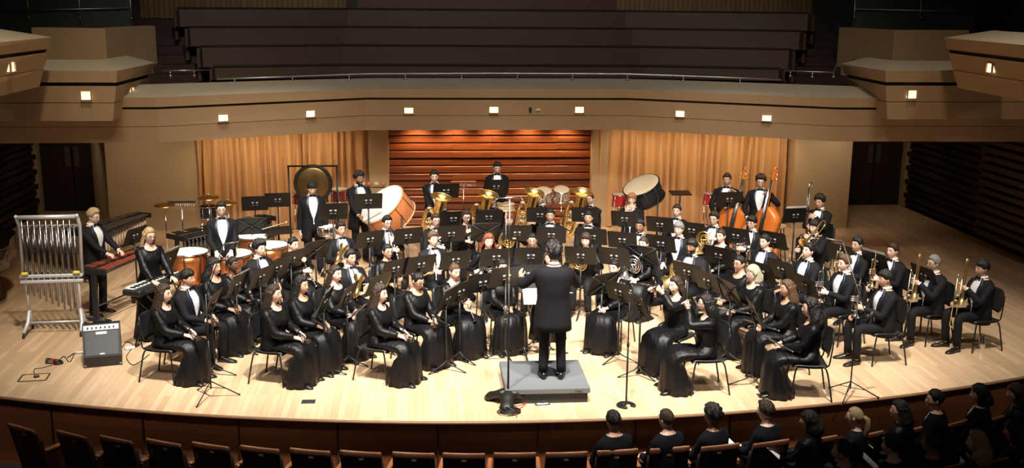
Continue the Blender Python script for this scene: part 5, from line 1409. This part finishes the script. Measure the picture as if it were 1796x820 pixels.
def player(px, py, kind, pose, hair, hc, sk, desc, inst=None, face_to=None, turn=0, ik_=None, verb=None, **kw):
    stand = kw.get('stand', False)
    h = head_h(kind, stand, kw.get('sc', 1.), kw.get('seat', .46)) + kw.pop('lift', 0)
    p = at(px, py, h); d = V((face_to[0], face_to[1], 0)) if face_to else TARGET - p
    rz = face(d.x, d.y) + rad(turn); off = Matrix.Rotation(rz, 3, 'Z') @ V((0, .03 + kw.get('lean', 0) * .55, 0))
    root = LM((p.x - off.x, p.y - off.y, kw.pop('base', 0.)), rz)
    act = verb or (('standing' if stand else 'seated'))
    iname = None
    if inst:
        k_, p0, dd, up = INST[inst](h - kw.get('lift', 0) - 0)
        if ik_: k_ = ik_
        iname = NAMES[k_]
    lab = 'person in %s, %s%s, %s' % (CL[kind], act, '', desc)
    b = person(lab, root, kind, pose, hair, hc, sk, group='standing players' if stand else 'seated players', **kw)
    if inst:
        place(k_, '%s of the player %s' % (iname, desc), root @ axis_mtx(p0, dd, up), NAMES[k_] + ' held by players')
    if not stand:
        place('chair', 'black chair of the player %s' % desc, root, 'black orchestra chairs')
    PLAYERS.append((root.translation.copy(), desc, rz)); return root
P = player
# far left row
P(288, 515, 'gown', 'cl_lap', 'wavy', 'd', 'l', 'at the front of the far left row', 'cl_lap', turn=-12, L=.56)
P(330, 488, 'tux', 'cl_lap', 'bowl', 'b', 'm', 'second in the far left row', 'cl_lap', turn=-10)
P(376, 468, 'gown', 'cl_lap', 'wavy', 'b', 'm', 'third in the far left row', 'cl_lap', turn=-10, L=.35, sc=1.08)
P(409, 464, 'gown', 'lap', 'tied', 'b', 'k', 'fourth in the far left row', 'cl_lap', turn=-8, bun=True, sc=.94, seat=.42)
P(456, 436, 'tux', 'cl_lap', 'curly', 'b', 'l', 'fifth in the far left row', 'cl_lap', turn=-8)
P(514, 428, 'gown', 'cl_play', 'tied', 'b', 'l', 'last in the far left row', 'cl_play')
# second left row
P(481, 515, 'gown', 'cl_lap', 'long', 'd', 'l', 'at the front of the second left row', 'cl_lap', turn=-15, bulk=1.15, sc=1.05, L=.5)
P(529, 500, 'gown', 'cl_lap', 'wavy', 'b', 'm', 'second in the second left row', 'cl_lap', turn=-15, L=.5)
P(589, 480, 'gown', 'cl_lap', 'long', 'd', 'l', 'third in the second left row', 'fl_lap', turn=-15)
P(615, 452, 'tux', 'sax_rest', 'short', 'b', 'm', 'fourth in the second left row', 'sax_rest', turn=-10, bulk=1.12, longtie=True)
P(598, 402, 'tux', 'sax_rest', 'short', 'b', 'm', 'behind the second left row, near the snare', 'sax_rest', turn=-8)
P(679, 390, 'tux', 'cl_play', 'short', 'b', 'l', 'in front of the orange bass drum', 'cl_play', glasses=True, longtie=True)
P(680, 441, 'blouse', 'sax_rest', 'tied', 'b', 'm', 'behind the third left row', 'sax_rest', glasses=True, turn=-10, collar=True)
# third left row
P(667, 515, 'gown', 'cl_lap', 'wavy', 'd', 'l', 'at the front of the third left row', 'cl_lap', turn=-18, L=.58)
P(731, 490, 'gown', 'lap', 'tied', 'b', 'm', 'second in the third left row', 'cl_lap', glasses=True, bun=True, turn=-15, pitch=-.35)
P(797, 476, 'gown', 'cl_play', 'tied', 'm', 'l', 'third in the third left row', 'cl_play', turn=-5)
P(760, 420, 'tux', 'tpt_rest', 'quiff', 'm', 'l', 'behind the third left row, jacket open', 'tpt_rest', longtie=True)
P(764, 386, 'tux', 'cl_play', 'neat', 'd', 'l', 'in front of the leftmost tuba', 'cl_play', glasses=True)
P(818, 380, 'blouse', 'cl_play', 'long', 'd', 'l', 'in front of the second tuba', 'bcl', glasses=True)
P(857, 424, 'blouse', 'horn', 'wavy', 'r', 'l', 'left of the tall centre microphone', 'horn', L=.3, ik_='silver_horn')
P(893, 386, 'blouse', 'horn', 'cut', 'r', 'l', 'behind the tall centre microphone', 'horn')
P(881, 469, 'gown', 'lap', 'tied', 'b', 'm', 'left of the conductor, front centre', None)
P(933, 422, 'blouse', 'horn', 'tied', 'b', 'm', 'behind the conductor score, bare necked', 'horn', glasses=True, ik_='silver_horn')
P(964, 453, 'gown', 'lap', 'long', 'm', 'l', 'hidden behind the conductor stand', 'fl_lap', sc=.97)
P(776, 357, 'tux', 'tuba', 'short', 'b', 'l', 'behind the leftmost tuba', 'tuba')
P(862, 352, 'tux', 'tuba', 'bowl', 'b', 'm', 'holding the second tuba from left', 'tuba')
P(946, 349, 'tux', 'tuba', 'neat', 'd', 'l', 'holding the third tuba from left', 'tuba')
P(1034, 349, 'tux', 'tuba', 'short', 'd', 'l', 'holding the rightmost tuba', 'tuba')
P(965, 378, 'tux', 'lap', 'neat', 'b', 'm', 'centre, between the two right tubas', None)
P(1032, 382, 'tux', 'lap', 'neat', 'b', 'm', 'centre, below the rightmost tuba', None)
P(1027, 422, 'blouse', 'horn', 'cut', 'd', 'l', 'just right of the conductor head', 'horn')
P(1077, 470, 'gown', 'lap', 'tied', 'b', 'l', 'right of the conductor, front centre', None, pony=True, turn=4)
P(1108, 350, 'tux', 'chin', 'bowl', 's', 'l', 'in front of the red floor tom', None)
P(1122, 397, 'tux', 'lap', 'short', 'b', 'd', 'two rows below the black bass drum', None)
P(1187, 370, 'tux', 'lap', 'neat', 'd', 'l', 'right of the black bass drum', None)
P(1190, 402, 'tux', 'knees', 'bowl', 'g', 'l', 'right of centre in the trombone row', None)
P(1128, 428, 'gown', 'lap', 'tied', 'd', 'l', 'half hidden by the right braced stand', 'horn', ik_='silver_horn', sc=.97)
P(1185, 500, 'gown', 'fl_play', 'long', 'd', 'l', 'playing flute at front right', 'fl_play', turn=26, L=.3)
P(1238, 532, 'gown', 'fl_play', 'long', 'b', 'l', 'at the front edge right of the podium', 'fl_play', glasses=True, L=.3, turn=10)
P(1213, 433, 'tux', 'horn', 'bowl', 'b', 'd', 'large, with horn, right of centre', 'horn', beard=True, bulk=1.15)
P(1252, 384, 'tux', 'horn', 'quiff', 'd', 'l', 'in front of the left double bass', 'horn', glasses=True)
P(1264, 414, 'gown', 'lap', 'tied', 'd', 'l', 'two rows below the left double bass', None)
P(1318, 391, 'tux', 'tpt_up', 'bowl', 'b', 'l', 'in front of the right double bass', 'horn', glasses=True, ik_='silver_horn')
P(1341, 424, 'tux', 'tpt_up', 'neat', 'b', 'l', 'two rows below the right double bass', 'tpt_up')
P(1297, 462, 'gown', 'lap', 'tied', 'b', 'm', 'in the inner flute row, rear', 'fl_lap', glasses=True, bun=True)
P(1320, 480, 'gown', 'lap', 'cut', 'w', 'l', 'in the inner flute row, nearer', 'fl_lap', glasses=True)
P(1380, 506, 'gown', 'lap', 'long', 'm', 'm', 'second from the front right corner', 'fl_lap', L=.42)
P(1421, 540, 'gown', 'cl_lap', 'wavy', 'b', 'l', 'at the front right corner of flutes', 'fl_lap', L=.35)
P(1416, 441, 'tux', 'tpt_up', 'short', 'b', 'l', 'first in the right trumpet row', 'tpt_up', pitch=.12, ik_='silver_trumpet')
P(1428, 398, 'tux', 'tbn_play', 'bowl', 'b', 'l', 'playing trombone behind the trumpets', 'tbn_play', lean=.05)
P(1438, 354, 'tux', 'cl_play', 'curly', 'b', 'm', 'seated high at the rear right', 'bcl_high', face_to=(-.75, -.66), seat=.60)
P(1480, 462, 'tux', 'tpt_up', 'quiff', 'm', 'l', 'second in the right trumpet row', 'tpt_up', ik_='silver_trumpet')
P(1503, 429, 'tux', 'tpt_up', 'short', 'b', 'm', 'behind the right trumpet row', 'tpt_up')
P(1565, 440, 'tux', 'tpt_up', 'short', 'd', 'l', 'behind the rightmost trumpeter', 'tpt_up', turn=6)
P(1552, 489, 'tux', 'tpt_up', 'bowl', 'b', 'm', 'front right, trumpet on knee', 'tpt_up', ik_='silver_trumpet', turn=-4)
P(1637, 462, 'tux', 'tbn_up', 'short', 'g', 'm', 'second from the far right', 'tbn_up', glasses=True, bulk=1.1)
P(1722, 471, 'tux', 'tbn_up', 'bowl', 'b', 'm', 'at the far right end', 'tbn_up')
# standing players
P(163, 379, 'tux', 's_mallet', 'quiff', 'y', 'l', 'playing the red xylophone', face_to=(.9, -.38), stand=True, glasses=True, sc=.92)
P(388, 367, 'tux', 's_drum', 'short', 'b', 'l', 'behind the copper timpani', face_to=(.25, -1), stand=True, glasses=True, pitch=-.1)
P(547, 329, 'tux', 's_down', 'bowl', 'b', 'l', 'left of the chrome snare drum', face_to=(.25, -1), stand=True)
P(630, 313, 'tux', 's_side', 'curly', 'b', 'd', 'beside the orange bass drum', face_to=(.5, -1), stand=True, beard=True)
P(762, 309, 'tux', 's_front', 'short', 'b', 'l', 'behind the kick drum at the rear', face_to=(.0, -1), stand=True, sc=.9, pitch=-.15)
P(872, 293, 'tux', 's_front', 'short', 'b', 'l', 'against the lit wood wall', face_to=(.0, -1), stand=True, pitch=-.3)
P(1275, 315, 'tux', 's_bass', 'short', 'd', 'm', 'with the left double bass', face_to=(-.35, -1), stand=True)
P(1334, 319, 'tux', 's_bass', 'curly', 'd', 'l', 'with the right double bass', face_to=(-.35, -1), stand=True, glasses=True)
P(262, 420, 'gown', 's_keys', 'long', 'y', 'l', 'at the electric keyboard', lift=-.06, face_to=(.6, -.65), stand=True, glasses=True, L=.5)
b_ = at(968, 662, .2)
rt = LM((b_.x, b_.y, .20), rad(-4)); person('person in black tailcoat suit, back turned, conducting on the grey podium', rt, 'tux', 's_cond', 'cond', 'b', 'm', stand=True, sc=1.02, yaw=.1, bulk=1.14)
# double basses
for px, py, Y, rzz, tl, lb in ((1277, 372, 6.98, 3.0, .20, 'orange double bass held by the left bass player'), (1343, 372, 6.72, 2.15, .13, 'orange double bass held by the right bass player, side on')):
    p = aty(px, py, Y); m_ = Matrix.Rotation(tl, 4, V((0, 1, 0))) @ Matrix.Rotation(rzz, 4, 'Z')
    m_.translation = V((p.x - .55 * math.tan(tl), Y, 0)); place('bass', lb, m_)

# ================================================================ MUSIC STANDS
ST = [(370, 530), (414, 499), (456, 485), (486, 469), (510, 454), (553, 438, 'x'), (567, 529), (608, 516), (661, 497), (692, 470), (737, 463), (782, 524, 's'), (806, 511), (845, 495),
      (798, 455), (870, 450), (887, 484, 'h'), (921, 480, 'h'), (966, 479, 'h'), (715, 413), (648, 419), (791, 409), (851, 406, 'x'), (907, 408), (857, 380), (795, 383), (782, 334, 't'), (870, 327, 't'), (931, 448), (947, 376), (967, 411),
      (1019, 447), (1026, 376), (1039, 414), (1092, 420), (1078, 449), (1096, 383), (1158, 393), (1127, 447, 'x'), (1160, 426), (1214, 403), (1278, 349, 't'), (1262, 447), (1207, 476), (1242, 492),
      (1282, 511, 'x'), (1325, 546), (1124, 533), (1087, 511), (1357, 420), (1338, 476), (1372, 472), (1414, 499), (1476, 443), (1537, 458, 's'), (1623, 483), (1394, 377),
      (447, 356), (487, 350), (646, 352, 't'), (584, 370, 't'), (235, 413), (292, 456), (442, 396, 'x'), (1292, 413)]
PERC = {(447, 356): 'left of two stands before the gold curtain', (487, 350): 'right of two stands before the gold curtain', (646, 352): 'in front of the orange bass drum player', (584, 370): 'above the chrome snare drum',
        (235, 413): 'beside the xylophone', (292, 456): 'above the electric keyboard', (442, 396): 'above the timpani', (782, 334): 'in front of the rear drummer', (870, 327): 'before the lit wood wall',
        (1278, 349): 'in front of the left double bass', (1394, 377): 'at the rear right', }
used_ = set()
def sheet(m_, lab, up=.02, rot=0):
    mb = MB(); 
    for q in (-1, 1):
        mb.loft([[dpt(q * .115 + x, u, -.006 - .0015 * (q > 0)) for x, u in ((-.112, -.155), (.112, -.155), (.112, .155 + up), (-.112, .155 + up))], [dpt(q * .115 + x, u, -.008) for x, u in ((-.112, -.155), (.112, -.155), (.112, .155 + up), (-.112, .155 + up))]], flat=True)
    o = mb.build('sheet_music', M['white'], mtx=m_, smooth=False); tag(o, lab, 'sheet music'); return o
for s in ST:
    x, y = s[:2]; fl = s[2] if len(s) > 2 else ''
    p = at(x, y, {'h': 1.2, 't': 1.34}.get(fl, 1.0))
    if (x, y) in PERC:
        dirs = {(235, 413): (.9, -.4), (292, 456): (.93, -.3)}.get((x, y), (.15, -1)); rz = face(*dirs); desc = PERC[(x, y)]
    else:
        best = None
        for i, (q, ds, r_) in enumerate(PLAYERS):
            if i in used_: continue
            loc = Matrix.Rotation(-r_, 3, 'Z') @ (V((p.x, p.y, 0)) - V((q.x, q.y, 0))); e = (loc - V((0, .75, 0))).length
            if best is None or e < best[0]: best = (e, i)
        used_.add(best[1]); q, ds, r_ = PLAYERS[best[1]]; desc = 'of the player ' + ds
        d = TARGET - p; rz = face(d.x, d.y)
    m_ = LM((p.x, p.y, 0), rz)
    place({'x': 'xstand', 'h': 'hstand', 't': 'tstand'}.get(fl, 'stand'), ({'x': 'cross braced black music stand ', 'h': 'tall flat black music stand ', 't': 'raised flat black music stand '}.get(fl, 'flat black music stand ')) + desc, m_, 'music stands around the stage')
    if fl == 's' or (x, y) in ((414, 499), (567, 529), (292, 456), (1394, 377)): sheet(m_, 'white sheet music on the stand ' + desc, .05)
# conductor's own stands
p = at(940, 492, 1.0); m_ = LM((p.x, p.y, -.0), rad(172)); place('stand', "conductor's music stand left of the podium, holding the open score", LM((p.x, p.y, 0), rad(2)) )
pp = at(940, 506, .98); sc_ = MB(); 
for q in (-1, 1): sc_.loft([[V((q * .10 + xx, yy, z + .03 * abs(yy))) for xx, yy in ((-.098, -.14), (.098, -.14), (.098, .14), (-.098, .14))] for z in (0, .006)], flat=True)
o = sc_.build('score', M['white'], mtx=LM((pp.x, pp.y - .22, .93)) @ Matrix.Rotation(rad(35), 4, 'X'), smooth=False); tag(o, 'open white score beside the conductor, left of the jacket', 'score')
p = at(1056, 497, 1.0); place('xstand', 'cross braced black music stand just right of the conductor', LM((p.x, p.y, 0), rad(-150)))

# ================================================================ THE AUDITORIUM
S1_ = [(52, 746), (138, 757), (215, 765), (297, 770), (378, 775), (463, 780), (550, 784), (637, 787), (728, 789), (815, 790), (903, 789), (992, 788), (1080, 784), (1170, 780), (1257, 776), (1345, 770), (1430, 764), (1512, 757), (1592, 748), (1662, 739), (1733, 731), (1796, 724)]
for i, (x, y) in enumerate(S1_):
    p = at(x, y + 1, -.03); d = V((0, 9, 0)) - p; rz = face(d.x, d.y)
    place('seat', 'dark wooden theatre seat, number %s from the left in the front row' % ['one', 'two', 'three', 'four', 'five', 'six', 'seven', 'eight', 'nine', 'ten', 'eleven', 'twelve', 'thirteen', 'fourteen', 'fifteen', 'sixteen', 'seventeen', 'eighteen', 'nineteen', 'twenty', 'twenty one', 'twenty two'][i], LM((p.x, p.y + .04, -.95), rz), 'front row of theatre seats')
S2_ = [(1418, 838), (1500, 830), (1585, 822), (1651, 815), (1730, 806), (1800, 798)]
for i, (x, y) in enumerate(S2_):
    p = at(x, y, .06); rz = face(-p.x, 9 - p.y)
    place('seat', ['first', 'second', 'third', 'fourth', 'fifth', 'sixth'][i] + ' dark theatre seat from the left in the second row', LM((p.x, p.y + .04, -.86), rz), 'second row of theatre seats')
AUD = [(1075, 738, 'suit', 'short', 'b', 'm', 'front row, leftmost'), (1168, 735, 'suit', 'neat', 'd', 'l', 'front row, second from left'), (1249, 729, 'suit', 'curly', 'b', 'd', 'front row, third, white paper at left'),
       (1342, 721, 'suit', 'quiff', 'd', 'l', 'front row, fourth from left'), (1419, 738, 'blouse', 'cut', 'b', 'm', 'front row, fifth, looking left'), (1499, 731, 'blouse', 'tied', 'y', 'l', 'front row, sixth, hair tied back'),
       (1577, 718, 'blouse', 'long', 'b', 'm', 'front row, seventh, phone lit'), (1639, 700, 'suit', 'short', 'b', 'm', 'front row, eighth from left'), (1716, 690, 'suit', 'cut', 'b', 'm', 'front row, ninth from left'), (1780, 689, 'blouse', 'cut', 'd', 'l', 'front row, rightmost'),
       (1477, 790, 'suit', 'short', 'b', 'm', 'second row, leftmost'), (1563, 782, 'suit', 'quiff', 'd', 'l', 'second row, holding white program'), (1632, 776, 'suit', 'short', 'b', 'd', 'second row, third from left'),
       (1712, 774, 'blouse', 'wavy', 'y', 'l', 'second row, hand raised to chin'), (1777, 757, 'blouse', 'cut', 'b', 'm', 'second row, rightmost')]
for i, (x, y, kd, hr, hc, sk, ds) in enumerate(AUD):
    row = 0 if i < 10 else 1; fl = -.95 if row == 0 else -.90
    st_, sc2 = (.49, 1.04) if i in (7, 8, 9) else (.46, 1.); h = head_h(kd, False, sc2, st_) + fl; p = at(x, y, h); tgt = V((-1.5, 3.5, 0)) - p; rz = face(tgt.x, tgt.y); off = Matrix.Rotation(rz, 3, 'Z') @ V((0, .03, 0))
    rt = LM((p.x - off.x, p.y - off.y, fl), rz)
    person('audience member in dark clothes, seated, %s' % ds, rt, kd, 'lap', hr, hc, sk, pony=(hr == 'tied'), yaw=.35 if i in (4, 6, 7, 8, 9, 10, 13) else .05, L=.3, seat=st_, sc=sc2, feet={-1: (-.13, .34), 1: (.13, .34)}, group='audience listeners')
    if i in (2, 3, 4, 6, 10, 11, 14):
        c = rt @ V((-.26 if i != 11 else .28, .34, .80)); mb = MB(); R3 = Matrix.Rotation(rz + .4, 3, 'Z') @ Matrix.Rotation(rad(40), 3, 'X')
        mb.box(c, (.17, .24, .004), mtx=R3); o = mb.build('concert_programme', M['white'], smooth=False); tag(o, 'white programme held by the listener in the ' + ds, 'programme')
